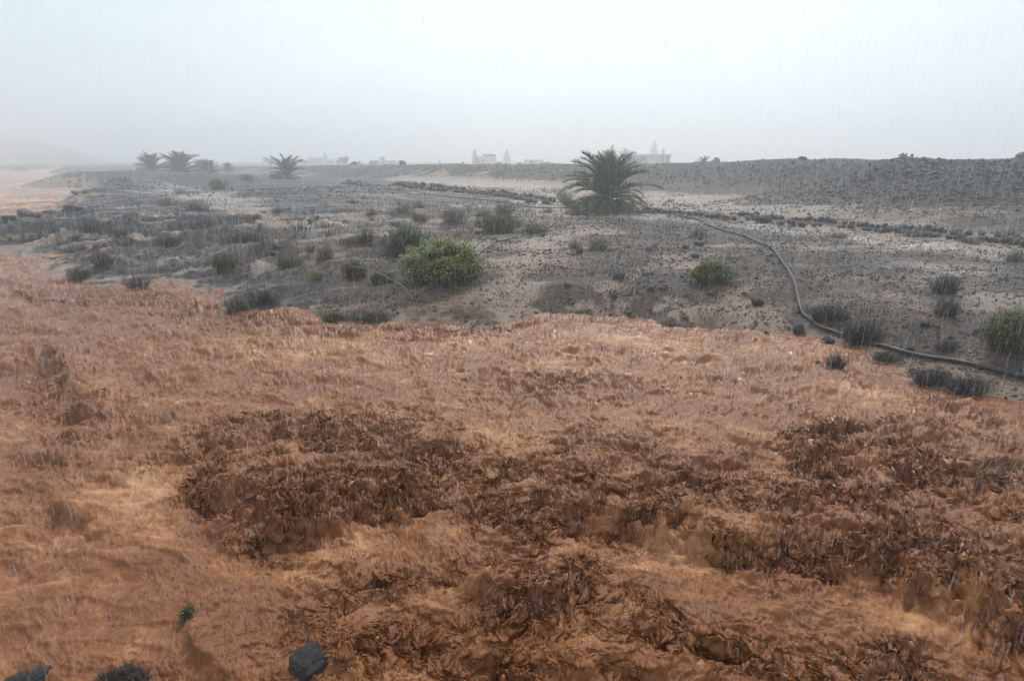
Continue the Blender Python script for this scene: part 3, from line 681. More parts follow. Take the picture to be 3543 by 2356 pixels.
# faint houses on the left
for us, vt, Y, lab in [(u_, v_, Y_ * 1.55, l_) for u_, v_, Y_, l_ in [((709, 742), 364.5, 250, 'faint long house with flat roof behind the lava ridge, left of centre'), ((672, 690), 366.5, 270, 'faint boxy house directly right of the bushy palm crown'), ((745, 768), 369, 255, 'faint low white house under the very faint pine'),
                       ((874, 912), 371, 230, 'faint low house just right of the slim tall palm'), ((1832, 1844), 365, 170, 'tiny grey hut peeping over the right lava ridge')]]:
    org = (uz(sum(us) / 2, 375, Y)[0], Y, .8); t = empty('distant_house', org); tag(t, lab, 'house', 'faint houses in the rain')
    block(t, Y, us[0], us[1], vt, 7, M['white'] if us[0] < 1800 else M['greyw'], org=org)
    wd = us[1] - us[0]; cube_part(t, Y, us[0] - .4, us[1] + .4, vt - .8, vt + .4, M['beige'], 'roof', org, .8, .3)
    cube_part(t, Y, us[0] + wd * .2, us[0] + wd * .3, vt + 3, vt + 6, M['glass'], 'window', org, .12); cube_part(t, Y, us[0] + wd * .6, us[0] + wd * .7, vt + 3, vt + 6, M['glass'], 'window', org, .12)
# post on the ridge
x, y, z = atD(1013, 379, 122); mb = MB(); mb.tube([(0, 0, -.4), (0, 0, .75)], .06, 8, .2); mb.box((0, 0, .72), (.2, .16, .14)); tag(mb.build('post', M['black'], None, (x, y, z)), 'short dark post standing on the crest of the central ridge', 'post')

# ------------------------------------------------------------------ shrubs
def tuft(kind, w, h, n, seed, depth=.7):
    """many thin curved stems rising from one clump; w, h in metres"""
    r = random.Random(seed); mb = MB(); bw = max(.008, .011 * (w / 1.2) ** .5)
    for k in range(n):
        a = r.random() * 2 * PI; q = r.random() ** .6; bx, by = math.cos(a) * q * w * .40, math.sin(a) * q * w * .40 * depth
        a2 = a + r.uniform(-.5, .5); dome = math.sqrt(max(.04, 1 - (q * .95) ** 2)); k_ = r.uniform(.68, 1.0) * (1 + .16 * math.sin(a * 3 + seed))
        tip = Vector((math.cos(a2) * q * w * .52 * k_, math.sin(a2) * q * w * .52 * depth * k_, h * dome * k_)); b0 = Vector((bx * .55, by * .55, -.08)); m = b0.lerp(tip, .5); m.z += h * .10 * q; m.x += r.uniform(-.04, .04) * w
        sa = r.random() * PI; sd_ = (math.cos(sa), math.sin(sa), 0)
        mb.ribbon([b0, m, tip], bw * r.uniform(.6, 1.3), sd_, r.random())
        if kind in ('twig', 'leafy'):
            for j in range(6 if kind == 'twig' else 4):
                s_ = r.uniform(.35, 1); c = m.lerp(tip, s_) if s_ > .5 else b0.lerp(m, s_ + .4); e = c + Vector((r.uniform(-1, 1), r.uniform(-1, 1), r.uniform(-.3, .9))) * h * .18
                mb.ribbon([c, c.lerp(e, .5), e], bw * .8, (math.cos(sa + 1), math.sin(sa + 1), 0), r.random())
                if kind == 'leafy':
                    for q2 in range(5):
                        f = e + Vector((r.uniform(-1, 1), r.uniform(-1, 1), r.uniform(-.5, .8))) * .03; g = f + Vector((r.uniform(-1, 1), r.uniform(-1, 1), r.uniform(-.2, .8))).normalized() * .065
                        mb.ribbon([f, f.lerp(g, .5), g], .032, (r.uniform(-1, 1), r.uniform(-1, 1), 0), r.random())
    return mb
SH = [ # u, v(base), w px, h px, kind, material, label, category
 (810,470,40,17,'grass','olive','small olive tussock on the pale slope left of centre','grass tuft'),
 (838,459,16,11,'grass','brown','tiny brown tuft just right and behind the small olive tussock','grass tuft'),
 (925,492,70,33,'twig','dark','largest dark brown dome shrub in the middle of the pale slope','shrub'),
 (964,480,36,18,'twig','brown','smaller dark shrub touching the right side of the dark dome shrub','shrub'),
 (853,500,36,18,'grass','brown','low brown tussock left of the reddish grass patch','grass tuft'),
 (965,515,55,20,'grass','reddish','right half of the reddish grass patch below the dark dome shrub','grass tuft'),
 (912,522,34,16,'grass','reddish','left half of the reddish grass patch, lower and paler','grass tuft'),
 (1042,516,64,34,'twig','brown','brown dome shrub between the pale slope and the tall thin stems','shrub'),
 (1147,537,100,40,'leafy','olive','big dark olive shrub left of the pipe with yellow specks','shrub'),
 (1228,540,92,27,'grass','olive','wide green-topped tussock with the thin pipe running behind it','grass tuft'),
 (1160,497,60,34,'twig','brown','brown thicket behind the big dark olive shrub','shrub'),
 (1112,500,50,18,'grass','olive','low mottled tussock left of the brown thicket','grass tuft'),
 (842,566,48,34,'twig','grey','grey twiggy bush standing on the brown mound','shrub'),
 (749,598,42,40,'grass','reddish','tall orange-brown grass clump below the grey twiggy bush','grass tuft'),
 (737,604,30,26,'grass','olive','green lower edge of the orange-brown grass clump','grass tuft'),
 (805,563,42,16,'grass','tan','yellowish low grass left of the grey twiggy bush','grass tuft'),
 (660,624,74,28,'twig','olive','olive-brown low shrub near the bank, left of the small green tussock','shrub'),
 (725,645,44,22,'grass','green','small green tussock above the muddy bank','grass tuft'),
 (514,630,60,40,'leafy','olive','round dark green dome bush on the dark lava','shrub'),
 (229,614,60,28,'twig','dark','dark dome bush on the lava spit near the left water edge','shrub'),
 (178,646,66,28,'twig','dark','dark matted bush overhanging the water at the left bank tip','shrub'),
 (310,664,66,26,'twig','dark','dark matted bush sitting in brown water below the lava spit','shrub'),
 (540,716,62,34,'twig','olive','olive shrub at the left end of the central muddy bank','shrub'),
 (600,700,90,34,'twig','dark','dark spread of scrub behind the olive shrub on the bank end','shrub'),
 (765,742,76,26,'grass','olive','olive fringe of grass at the waterline of the central bank','grass tuft'),
 (850,748,110,24,'twig','dark','dark scrub fringe at the waterline below the bright bush','shrub'),
 (1378,576,58,28,'twig','tan','tan branching bush on bare ground below the large palm','shrub'),
 (1325,573,38,20,'twig','tan','sparse tan twigs left of the tan branching bush','shrub'),
 (1609,546,44,24,'grass','olive','green tussock left of the black pipe, near the small stones','grass tuft'),
 (1643,656,92,48,'leafy','green','bright green spiky shrub on gravel left of the black pipe bend','shrub'),
 (1912,738,96,38,'twig','dark','dark low shrub right against the lower bend of the black pipe','shrub'),
 (1952,736,30,18,'grass','olive','green tip at the right end of the shrub by the pipe bend','grass tuft'),
 (1992,792,100,56,'twig','dark','large dark twiggy shrub just above the black pipe','shrub'),
 (2186,730,60,42,'twig','dark','dark upright shrub on gravel halfway to the right edge','shrub'),
 (2184,678,80,46,'twig','brown','brown tangled shrub with greenish foot, far right slope','shrub'),
 (2336,815,112,88,'leafy','olive','big green shrub cut by the right edge of the picture','shrub'),
 (1928,851,56,36,'twig','dark','black twiggy bush standing in the orange mud below the pipe','shrub'),
 (1884,842,22,10,'twig','dark','tiny twig tuft left of the black bush in orange mud','shrub'),
 (2052,834,78,16,'twig','dark','flat dark mat of twigs directly under the black pipe','shrub'),
 (2160,886,110,36,'twig','dark','wide dark mat below the pipe, nearest the pale foam patch','shrub'),
 (2240,912,110,34,'twig','dark','lowest dark mat of scrub at the right water edge','shrub'),
 (2184,808,58,24,'twig','brown','low brown twigs between the pipe and the upright shrub','shrub'),
 (1760,515,44,24,'twig','brown','brown bush growing in the far end of the right stone rows','shrub'),
 (2345,604,56,32,'grass','olive','green-brown clump under the stone rows at the right edge','grass tuft'),
 (2112,546,60,20,'twig','tan','brown bush tangled in the near stone row','shrub'),
 (2242,562,66,15,'grass','green','low green grass growing between the stones at the right','grass tuft'),
 (2335,543,54,16,'grass','green','green grass behind the far stone row at the right edge','grass tuft'),
 (1300,466,38,26,'leafy','olive','grey-green bush just left of the large palm','shrub'),
 (1312,477,30,16,'leafy','olive','low grey-green bush touching the foot of the bush left of the palm','shrub'),
 (1276,443,24,12,'twig','dark','dark small bush on the sandy plain, right of its twin','shrub'),
 (1253,442,18,9,'twig','dark','dark tiny bush on the sandy plain, left of its twin','shrub'),
 (1261,472,34,10,'grass','green','pale green grass beside the end of the stone row','grass tuft'),
 (1262,491,36,14,'twig','reddish','reddish low bush left of the palm mound','shrub'),
 (1220,487,26,9,'twig','reddish','small reddish tuft left of the reddish low bush','shrub'),
 (1335,497,60,18,'grass','brown','brown grass at the left foot of the large palm','grass tuft'),
 (1420,494,80,16,'grass','reddish','reddish-brown grass under the middle of the large palm','grass tuft'),
 (1518,490,50,12,'grass','olive','olive grass at the near stone row right of the palm','grass tuft'),
 (412,447,40,14,'twig','brown','brown bush in front of the left skyline palms','shrub'),
 (500,437,48,22,'leafy','olive','green bush on the misty slope left of centre','shrub'),
 (566,415,44,12,'leafy','olive','low green scrub on the misty terrace edge','shrub'),
 (635,413,50,16,'leafy','olive','green scrub at the left foot of the bushy palm','shrub'),
 (374,476,84,20,'twig','brown','brown scrub on the hump at the back of the lava spit','shrub'),
 (444,486,84,18,'twig','dark','long dark scrub right of the brown hump scrub','shrub'),
 (204,538,84,18,'twig','dark','dark long scrub on the middle of the lava spit','shrub'),
 (275,552,50,14,'twig','dark','small dark scrub right of the long scrub on the spit','shrub'),
 (384,566,64,22,'twig','dark','dark scrub in the centre of the lava shelves','shrub'),
 (552,558,110,20,'twig','dark','dark scrub strip below the brown mound','shrub'),
 (636,495,34,10,'twig','brown','small bush at the edge of the sandy wash','shrub'),
 (606,494,16,7,'twig','dark','tiny bush left of the bush at the sandy wash','shrub'),
 (720,488,18,7,'twig','olive','tiny green bush on the far edge of the sandy wash','shrub'),
 (590,512,26,14,'twig','dark','dark bush on top of the brown mound left of the dead branches','shrub'),
 (712,582,24,20,'twig','dark','small black clump on the brown mound by the sapling','shrub'),
 (878,654,50,26,'leafy','leaf','sparse green leafy shoots left of the bright bush','shrub'),
 (815,640,50,30,'leafy','olive','thin green shoots above the dark hollow left of the bright bush','shrub'),
 (1040,600,60,28,'twig','olive','low olive bush at the foot of the tall thin stems','shrub'),
 (1935,549,50,10,'twig','brown','low brown tuft on the wet track near the stone row','shrub'),
]
occ = []
for i, (u, v, wp, hp, kind, mat, lab, cat) in enumerate(SH):
    x, y, z = hit(u, v); s_ = y / math.cos(PITCH) / F * 1.0
    # scale from pixels to metres at that spot
    w = wp * y / F * 1.30; h = hp * y / F * .98
    n = int(min(1500, max(160, 9 * wp)))
    if kind == 'twig': n = int(n * .7)
    if y > 45: n = min(n, 260)
    o = tuft(kind, w, h, n, 100 + i, .55 if w > 2 else .75).build('grass_tuft' if cat == 'grass tuft' else 'dry_shrub' if mat in ('dark', 'brown', 'grey', 'tan', 'reddish') else 'green_shrub', M[mat], None, (x, y + w * .15, max(.03, ground_z(x, y + w * .15))))
    tag(o, lab, cat, 'low shrubs and tussocks of the wasteland'); occ.append((x, y, w))

# bright dome bush made of leaf rosettes, and the darker leafy bush behind it
def rosette(mb, c, r, size, tone0, nleaf=7):
    up = Vector((r.gauss(0, .35), r.gauss(0, .35), 1)).normalized()
    for k in range(nleaf):
        a = k * 2 * PI / nleaf + r.random(); d = Vector((math.cos(a), math.sin(a), r.uniform(.1, .7))); d = (d + up * .2).normalized()
        e = c + d * size * r.uniform(.7, 1.1); s_ = d.cross(Vector((0, 0, 1))).normalized() * size * .26
        m = c.lerp(e, .55); mb.add([c, m - s_, e, m + s_], [(0, 1, 2, 3)], min(1, max(0, tone0 + r.uniform(-.25, .25))))
def dome_bush(lab, u, v, wp, hp, mat, seed, n, size, lump):
    x, y, z = hit(u, v); w = wp * y / F; h = hp * y / F * 1.06; r = random.Random(seed); z = ground_z(x, y + w * .3)
    t = empty('leafy_bush', (x, y + w * .3, z)); tag(t, lab, 'bush')
    lv = MB(); stm = MB()
    for k in range(n):
        a = r.random() * 2 * PI; q = r.random() ** .5; el = math.acos(q)
        d = Vector((math.cos(a) * q, math.sin(a) * q * .8, math.sqrt(max(0, 1 - q * q))))
        b = 1 + lump * float(perlin(np.array([a * 1.6 + q * 3]), np.array([q * 4.0 + seed]))[0])
        c = Vector((d.x * w / 2 * b, d.y * w / 2 * b, h * (.10 + .90 * d.z * b))) * r.uniform(.84, 1.04)
        rosette(lv, c, r, size * r.uniform(.7, 1.25), r.random())
        if k % 4 == 0:
            b0 = Vector((c.x * .25, c.y * .25, -.05)); m = b0.lerp(c, .5); m.z -= .08; stm.tube([b0, m, c], [.014, .010, .006], 4)
    for k in range(260):
        a = r.random() * 2 * PI; q = r.uniform(.5, 1); x0 = Vector((math.cos(a) * w * .42 * q, math.sin(a) * w * .36 * q, -.05)); e = x0 * 1.15; e.z = h * .5 * r.uniform(.5, 1)
        stm.ribbon([x0, x0.lerp(e, .5), e], .012, (math.cos(a + 1.5), math.sin(a + 1.5), 0))
    lv.build('foliage', M[mat], t); stm.build('stems', M['brown'], t)
    return t
dome_bush('bright yellow-green dome bush on the dark bank left of centre', 1012, 662, 225, 84, 'lime', 3, 6500, .052, .30)
dome_bush('darker green leafy bush directly behind and left of the bright dome bush', 932, 598, 140, 62, 'leaf', 4, 2600, .060, .5)

# bare branch leaning out of the scrub in front of the bright bush
def branchy(name, lab, cat, u, v, lines, mat, leafm=None, rad=.02, leafn=0, group=None, seed=1, leafname='leaves', lsize=.07):
    """lines: stems as pixel polylines in the plane standing at the base's distance"""
    x, y, z = hit(u, v); r = random.Random(seed); t = empty(name, (x, y, z)); tag(t, lab, cat, group)
    mb = MB(); lf = MB(); 
    for li, (pts, k) in enumerate(lines):
        dy = r.uniform(-.35, .35) * (li > 0); P = []
        for i, (a, b_) in enumerate(pts):
            q = atD(a, b_, y + dy * i / max(1, len(pts) - 1)); P.append(Vector((q[0] - x, q[1] - y, q[2] - z)))
        mb.tube(P, [rad * k * (1 - .7 * i / (len(P) - 1)) for i in range(len(P))], 5)
        for j in range(leafn if k < .95 or len(lines) < 3 else leafn // 3):
            s_ = 1 - r.random() ** 1.6 * .6; fi = s_ * (len(P) - 1) * .999; c = P[int(fi)].lerp(P[int(fi) + 1], fi - int(fi)); d = Vector((r.gauss(0, 1), r.gauss(0, .6), r.gauss(-.2, .8))).normalized()
            e = c + d * lsize * r.uniform(.6, 1.3); lf.ribbon([c, c.lerp(e, .5), e], lsize * .3, d.cross(Vector((r.gauss(0, 1), r.gauss(0, 1), r.gauss(0, 1)))).normalized(), r.random())
    mb.build('stem', M[mat], t)
    if leafn: lf.build(leafname, M[leafm], t)
    return t
branchy('bare_branch', 'pale bare branch arching left out of the bank in front of the bright bush', 'branch', 950, 688,
        [([(950,690),(940,672),(932,662),(920,654),(900,643),(880,632),(860,624),(830,616),(805,612)], 1), ([(932,662),(915,664),(893,656),(875,652)], .6), ([(948,682),(970,668),(985,662)], .4)], 'stem', 'leaf', .035, 10, seed=3)
branchy('tall_shrub', 'tall thin reddish stems with sparse leaves behind the bright bush', 'shrub', 1065, 588,
        [([(1055,588),(1058,560),(1068,520),(1080,488),(1092,468)], 1), ([(1060,580),(1074,550),(1095,520),(1100,500)], .8), ([(1058,585),(1075,560),(1098,535),(1112,515)], .7), ([(1062,575),(1050,555),(1045,545)], .5),
         ([(1085,588),(1100,562),(1120,548),(1140,553)], .8), ([(1100,562),(1108,545),(1128,535)], .5), ([(1068,520),(1060,505),(1062,498)], .4), ([(1080,488),(1078,475)], .4), ([(1095,520),(1115,505)], .4), ([(1110,553),(1135,545),(1146,556)], .4), ([(1075,550),(1050,540),(1040,552)], .4)],
        'redstem', 'olive', .022, 22, seed=4, lsize=.14)
branchy('sapling', 'thin upright sapling with a leafy tip beside the dead branches', 'sapling', 708, 572, [([(705,575),(708,560),(713,530),(718,515),(722,500),(721,488)], 1), ([(718,515),(726,505),(732,500)], .5), ([(716,520),(712,506)], .5)], 'redstem', 'leaf', .014, 60, seed=5, lsize=.18)
branchy('sapling', 'small leaning sapling with green leaves on the sand right of the large palm', 'sapling', 1511, 481, [([(1511,482),(1520,474),(1530,468),(1545,464)], 1), ([(1530,468),(1542,462),(1550,462)], .6), ([(1522,473),(1532,472)], .5)], 'redstem', 'leaf', .03, 26, seed=6, lsize=.22)
def deadlines(u, v, w, h, n, seed):
    r = random.Random(seed); out = []
    for k in range(n):
        a = u + r.uniform(-.35, .35) * w; b = v; pts = [(a, b)]; dx = r.uniform(-1, 1); 
        for j in range(5): dx += r.uniform(-.9, .9); a += dx * w * .07; b -= h * r.uniform(.05, .30); pts.append((a, b))
        out.append((pts, r.uniform(.4, 1)))
        for q in range(2):
            p = pts[r.randint(1, 4)]; out.append(([p, (p[0] + r.uniform(-.12, .12) * w, p[1] - h * .15), (p[0] + r.uniform(-.2, .2) * w, p[1] - h * r.uniform(.1, .3))], .35))
    return out
branchy('dead_shrub', 'twisted black dead branches, left cluster on the brown mound', 'dead shrub', 690, 530, deadlines(690, 531, 52, 26, 9, 3), 'black', rad=.045, seed=7)
branchy('dead_shrub', 'twisted black dead branches, small right cluster by the sandy wash', 'dead shrub', 758, 546, deadlines(758, 548, 22, 34, 5, 5), 'black', rad=.04, seed=8)
branchy('dead_twigs', 'bare dark twigs arching over the brown thicket left of the pipe', 'twigs', 1150, 492, [([(1165,497),(1150,478),(1132,468)], 1), ([(1160,490),(1180,485),(1200,492)], .6)], 'black', rad=.02, seed=9)

# ------------------------------------------------------------------ rocks
def rock_me(name, seed, sub=3, amp=.34, flat=.75, mat='rock', lo=.30, hi=.44):
    r = np.random.default_rng(seed); import bmesh
    bm = bmesh.new(); bmesh.ops.create_icosphere(bm, subdivisions=sub, radius=.5)
    co = np.array([v.co[:] for v in bm.verts]); ax = r.normal(size=(9, 3)); ax /= np.linalg.norm(ax, axis=1)[:, None]; lim = r.uniform(lo, hi, 9)
    for a, l in zip(ax, lim):
        d = co @ a; m = d > l; co[m] -= np.outer(d[m] - l, a) * .92
    o = r.uniform(0, 50); k = fbm(co[:, 0] * 3 + o, co[:, 1] * 3 + co[:, 2] * 2.3, 4, .6); co *= (1 + amp * .35 * k)[:, None]
    co *= np.array([r.uniform(.85, 1.2), r.uniform(.8, 1.1), flat * r.uniform(.8, 1.15)])
    for v, c in zip(bm.verts, co): v.co = c
    me = bpy.data.meshes.new(name); bm.to_mesh(me); bm.free(); me.materials.append(M[mat]); return me
rmesh = [rock_me('boulder', k, 3) for k in range(8)]; rbrown = rock_me('boulder', 50, 3, .3, .7, 'rockbrown')
def rock(x, y, s, lab, group=None, cat='rock', k=None, name='lava_rock', sink=.25, me=None, rz=None, sz=1.0):
    me = me or rmesh[rnd.randrange(8) if k is None else k]
    o = bpy.data.objects.new(name, me); C.objects.link(o); s1 = s
    o.scale = (s, s * rnd.uniform(.8, 1.1), s * sz); o.rotation_euler = (rnd.uniform(-.3, .3), rnd.uniform(-.3, .3), rnd.uniform(0, 6.28) if rz is None else rz)
    o.location = (x, y, max(ground_z(x, y), -.05) + s * sz * (.5 - sink) * .75); tag(o, lab, cat, group); return o
near_row = [(788,424),(821,426),(948,434),(1050,444),(1131,450),(1182,457),(1233,467),(1262,472)]
near_row2 = [(1789,517),(1827,518),(1848,521),(1893,523)]; near_row3 = [(1922,524),(1991,530),(2080,539),(2139,546),(2207,552),(2288,560),(2358,567),(2500,580)]
near_row0 = [(1480,485),(1513,487),(1564,492),(1615,498),(1666,503),(1738,507),(1775,512)]
far_row = [(800,419),(948,428),(1065,441),(1165,449),(1207,454),(1243,459),(1275,466)]; far_row2 = [(1700,496),(1789,505),(1854,508),(1919,514),(1961,518),(2005,523),(2095,531),(2193,539),(2273,545),(2358,551),(2500,562)]
ONES = ['', 'first', 'second', 'third', 'fourth', 'fifth', 'sixth', 'seventh', 'eighth', 'ninth', 'tenth', 'eleventh', 'twelfth', 'thirteenth', 'fourteenth', 'fifteenth', 'sixteenth', 'seventeenth', 'eighteenth', 'nineteenth']
TENS = ['', '', 'twenty', 'thirty', 'forty', 'fifty', 'sixty', 'seventy', 'eighty', 'ninety']
def ordinal(n):
    if n >= 100: return 'hundredth' if n == 100 else 'hundred-and-' + ordinal(n - 100)
    if n < 20: return ONES[n]
    return (TENS[n // 10][:-1] + 'ieth') if n % 10 == 0 else TENS[n // 10] + '-' + ONES[n % 10]
def row(pts, s, lab, grp, gap=1.15, lo=.7, hi=1.25):
    P = [hit(u, v) for u, v in pts]; n = 0
    for A, B in zip(P[:-1], P[1:]):
        l = math.hypot(B[0] - A[0], B[1] - A[1]); d = 0
        while d < l:
            sz = s * rnd.uniform(lo, hi); t_ = d / l; 
            if rnd.random() > .07: rock(A[0] + (B[0] - A[0]) * t_ + rnd.uniform(-.06, .06), A[1] + (B[1] - A[1]) * t_ + rnd.uniform(-.12, .12), sz * 1.2, ordinal(n + 1) + ' ' + lab, grp, 'stone', name='row_stone', sink=.10, sz=rnd.uniform(.85, 1.25)); n += 1
            d += sz * gap * (.82 + .3 * rnd.random())
    return n
nn = row(near_row, .50, 'lava stone from the left in the near row left of the large palm', 'stones of the near row left of the palm')
nn += row(near_row0, .36, 'lava stone from the palm in the single row right of it', 'stones of the row right of the palm')
nn += row(near_row2 , .40, 'lava stone from the left in the short row right of the brown bush', 'stones of the short broken stretch')
nn += row(near_row3, .36, 'lava stone from the left in the near long row at the right', 'stones of the near row at the right')
nn += row(far_row, .52, 'lava stone from the left in the far row left of the large palm', 'stones of the far row left of the palm')
nn += row(far_row2, .34, 'lava stone from the left in the far long row at the right', 'stones of the far row at the right')
print('row stones', nn)
for u, v, px, lab in [(1743,702,36,'square dark boulder lying on gravel left of the black pipe'),(1426,640,30,'broad dark rock between the two gravel mounds'),(1412,672,0,''),(1413,686,20,'dark upright rock on the left flank of the middle gravel mound'),
                  (1498,668,20,'flat dark rock at the top of the middle gravel mound'),(1337,553,22,'pale flat slab on gravel below the large palm') if 0 else (1250,543,12,'small dark stone near the pipe beside the wide tussock'),
                  (1336,582,22,'flattish grey slab on gravel in front of the tan branching bush'),(1492,577,16,'dark stone right of the tan branching bush'),(1578,572,16,'dark stone alone on the pale patch under the green tussock'),(1447,571,12,'small dark stone left of the stone right of the tan bush'),
                  (1500,632,12,'right of two small round stones on the bare sand'),(1486,634,13,'left of two small round stones on the bare sand'),(1764,766,14,'lone dark stone on the orange mud left of the pipe'),
                  (1840,765,38,'low dark rock where the pipe bends, at the edge of the mud'),(1907,788,26,'dark flat rock just below the black pipe'),(2127,752,24,'pointed dark rock on the gravel right of the large twiggy shrub'),
                  (1612,552,14,'dark stone at the foot of the green tussock near the pipe'),(1640,680,26,'dark stone below the bright green spiky shrub'),(1932,752,14,'reddish-brown stone beside the pipe bend') ,(2094,806,22,'grey stone above the pipe, under the pointed rock'),
                  (1305,658,16,'blue-grey stone on the left gravel mound'),(2250,768,20,'dark stone left of the big green shrub at the edge'),(1600,594,20,'dark low rock above the bright green spiky shrub'),(1610,566,26,'cluster-like dark rock between tussock and spiky shrub')]:
    if not px: continue
    x, y, z = hit(u, v); rock(x, y, px * y / F * 1.05, lab, 'single rocks on the gravel', me=rbrown if 'reddish' in lab else None)
for u, v, px, lab in [(62,498,44,'large rounded lava boulder on the far rim of the spit'),(168,485,40,'broad lava boulder on the far rim of the spit, right of the small ones'),(150,486,18,'upright lava block left of the broad boulder'),
                      (118,492,26,'lava boulder in the middle of the far rim of the spit'),(88,500,24,'small lava boulder right of the large rounded one'),(24,508,36,'lava boulder at the left end of the far rim'),
                      (176,447,20,'lava block at the tip of the second headland'),(196,446,16,'lava block right of the headland tip block'),(290,415,10,'single stone on top of the misty left mound'),(640,574,20,'black rock on the brown mound left of the sapling') ,(632,590,30,'dark rock ledge under the brown mound'),
                      (180,550,26,'dark rock bump on the lava shelf'),(300,507,14,'small rock at the right of the lava rim')]:
    x, y, z = hit(u, v); rock(x, y, px * y / F * .9, lab, 'lava boulders on the left spit', sz=.75)
# big wet rocks in the water at the bottom
def waterrock(u, v, px, lab, sz=.8, k=0, z=.0):
    x, y = at(u, v, .1); s_ = px / F * math.hypot(y, CAMZ) * .98
    me = rock_me('boulder', 94 + k, 4, .42, .95, 'rock', .39, .47); o = bpy.data.objects.new('lava_rock', me); C.objects.link(o); o.location = (x, y + s_ * .2, z); o.scale = (s_ * 1.1, s_ * .9, s_ * sz); o.rotation_euler = (0, 0, .4 * k); tag(o, lab, 'rock', 'wet rocks in the water')
waterrock(708, 1560, 80, 'black wet rock breaking the muddy water at the bottom edge', .8, 1, .22)
waterrock(70, 1552, 46, 'grey rounded rock half sunk in water at the bottom left', .5, 2, .03); waterrock(20, 1570, 50, 'dark rough rock at the bottom left corner', .5, 3, .03); waterrock(62, 1576, 36, 'small dark rock touching the bottom edge near the left corner', .5, 4, .02)
x, y = at(290, 1586, 0); o = tuft('twig', .58, .26, 1100, 500, .6).build('dry_shrub', M['brown'], None, (x, y, .0)); tag(o, 'drowned tangle of dry twigs at the bottom edge, left of the black wet rock', 'shrub')
o = tuft('leafy', .12, .12, 26, 501, .8).build('green_sprig', M['olive'], None, (*at(434, 1420, .05), .02)); tag(o, 'small green sprig caught in the muddy water near the lower left', 'sprig')
# drifting sticks in the flood at the right edge
x, y = at(2290, 1090, .3); mb = MB()
for k in range(26):
    a = Vector((rnd.uniform(-.4, .4), rnd.uniform(-.3, .3), rnd.uniform(0, .2))); d = Vector((rnd.uniform(.2, 1), rnd.uniform(-.4, .3), rnd.uniform(-.2, .4))).normalized() * rnd.uniform(.2, .6); mb.tube([a, a + d * .5 + Vector((0, 0, .03)), a + d], [.006, .005, .002], 4)
tag(mb.build('driftwood_tangle', M['tan'], None, (x, y, .22)), 'tangle of thin bare sticks swept in the waves at the right edge', 'driftwood')
# rock pile crowning the right hill
px0, py0, pz0 = atD(2078, 374, 52); 
rk = [(0,0,.0,1.0),(-.55,.1,-.1,.9),(.6,.1,-.05,.95),(-.25,-.1,.45,.5),(.05,0,.62,.42),(.35,0,.55,.45),(.68,0,.45,.5),(-.62,0,.35,.35),(1.05,0,.1,.7),(-1.0,0,-.15,.6),(.18,.0,.80,.3),(-.35,0,.75,.26),(-.12,0,.86,.28),(.72,0,.78,.3)]
for i, (a, b_, c, s_) in enumerate(rk):
    o = bpy.data.objects.new('cairn_stone', rmesh[i % 8]); C.objects.link(o); o.location = (px0 + a, py0 + b_, pz0 - .2 + c * 1.0); o.scale = (s_, s_ * .8, s_); o.rotation_euler = (i, i * .7, i * 2.1)
    tag(o, ordinal(1 + sorted(range(len(rk)), key=lambda q: rk[q][0]).index(i)) + ' lava rock from the left in the jagged pile crowning the right hill', 'rock', 'rocks of the pile on the right hill')
for u, v, Y, s_, lab in [(926,375,134,2.0,'jagged lava block on the crest of the central ridge'),(2350,372,49,1.3,'lava boulder on the hill crest at the right edge'),(2310,378,50,.8,'lava boulder left of the crest boulder at the right edge'),(1848,366,71,.9,'knobbly lava block on the back ridge left of the pile'),(1405,376,93,.7,'small block on the ridge crest behind the large palm'),(815,378,150,1.6,'low block on the central ridge left of the jagged one')]:
    x, y, z = atD(u, v, Y); o = rock(x, y, s_, lab, 'blocks along the ridge crests')
# loose blocks covering the rough slopes
def scatter_mesh(name, X, Y, Z, S, seed, mat, lab):
    r = np.random.default_rng(seed); n = len(X)
    base = np.array([(1,0,0),(-1,0,0),(0,1,0),(0,-1,0),(0,0,1),(0,0,-1),(.6,.6,.5),(-.6,.6,.5),(.6,-.6,.5),(-.6,-.6,.5)], float)
    tri = np.array([(0,6,4),(6,2,4),(2,7,4),(7,1,4),(1,9,4),(9,3,4),(3,8,4),(8,0,4),(0,2,6),(2,1,7),(1,3,9),(3,0,8),(0,5,2),(2,5,1),(1,5,3),(3,5,0)])
    jit = r.uniform(.6, 1.35, (n, 10, 1)); a = r.uniform(0, 6.28, n); ca, sa = np.cos(a), np.sin(a)
    B = base[None] * jit; B = B * np.stack([r.uniform(.7, 1.3, n), r.uniform(.7, 1.2, n), r.uniform(.45, .95, n)], 1)[:, None, :]
    Bx = B[..., 0] * ca[:, None] - B[..., 1] * sa[:, None]; By = B[..., 0] * sa[:, None] + B[..., 1] * ca[:, None]
    V = np.stack([Bx * S[:, None] + X[:, None], By * S[:, None] + Y[:, None], B[..., 2] * S[:, None] + Z[:, None]], -1).reshape(-1, 3)
    Fq = (tri[None] + (np.arange(n) * 10)[:, None, None]).reshape(-1, 3)
    tag(link(name, npmesh(name, V, Fq, False), M[mat]), lab, kind='stuff')
def samples(n, rmin, rmax, seed, amax=52, power=.5):
    r = np.random.default_rng(seed); t_ = r.random(n); rr = rmin * (rmax / rmin) ** t_; a = np.radians(r.uniform(-amax, amax, n)); return rr * np.sin(a), rr * np.cos(a), r
X, Y, r = samples(130000, 11, 60, 5); Z = H(X, Y); d = polysdf(X, Y, land_poly)
pk = fbm(X * .45, Y * .45, 3) + r.uniform(-.6, .6, len(X)); pk += .35 * (X > 5) 
keep = (Z > -.02) & (pk > .08) & ((X > -8) | (r.random(len(X)) < .25))
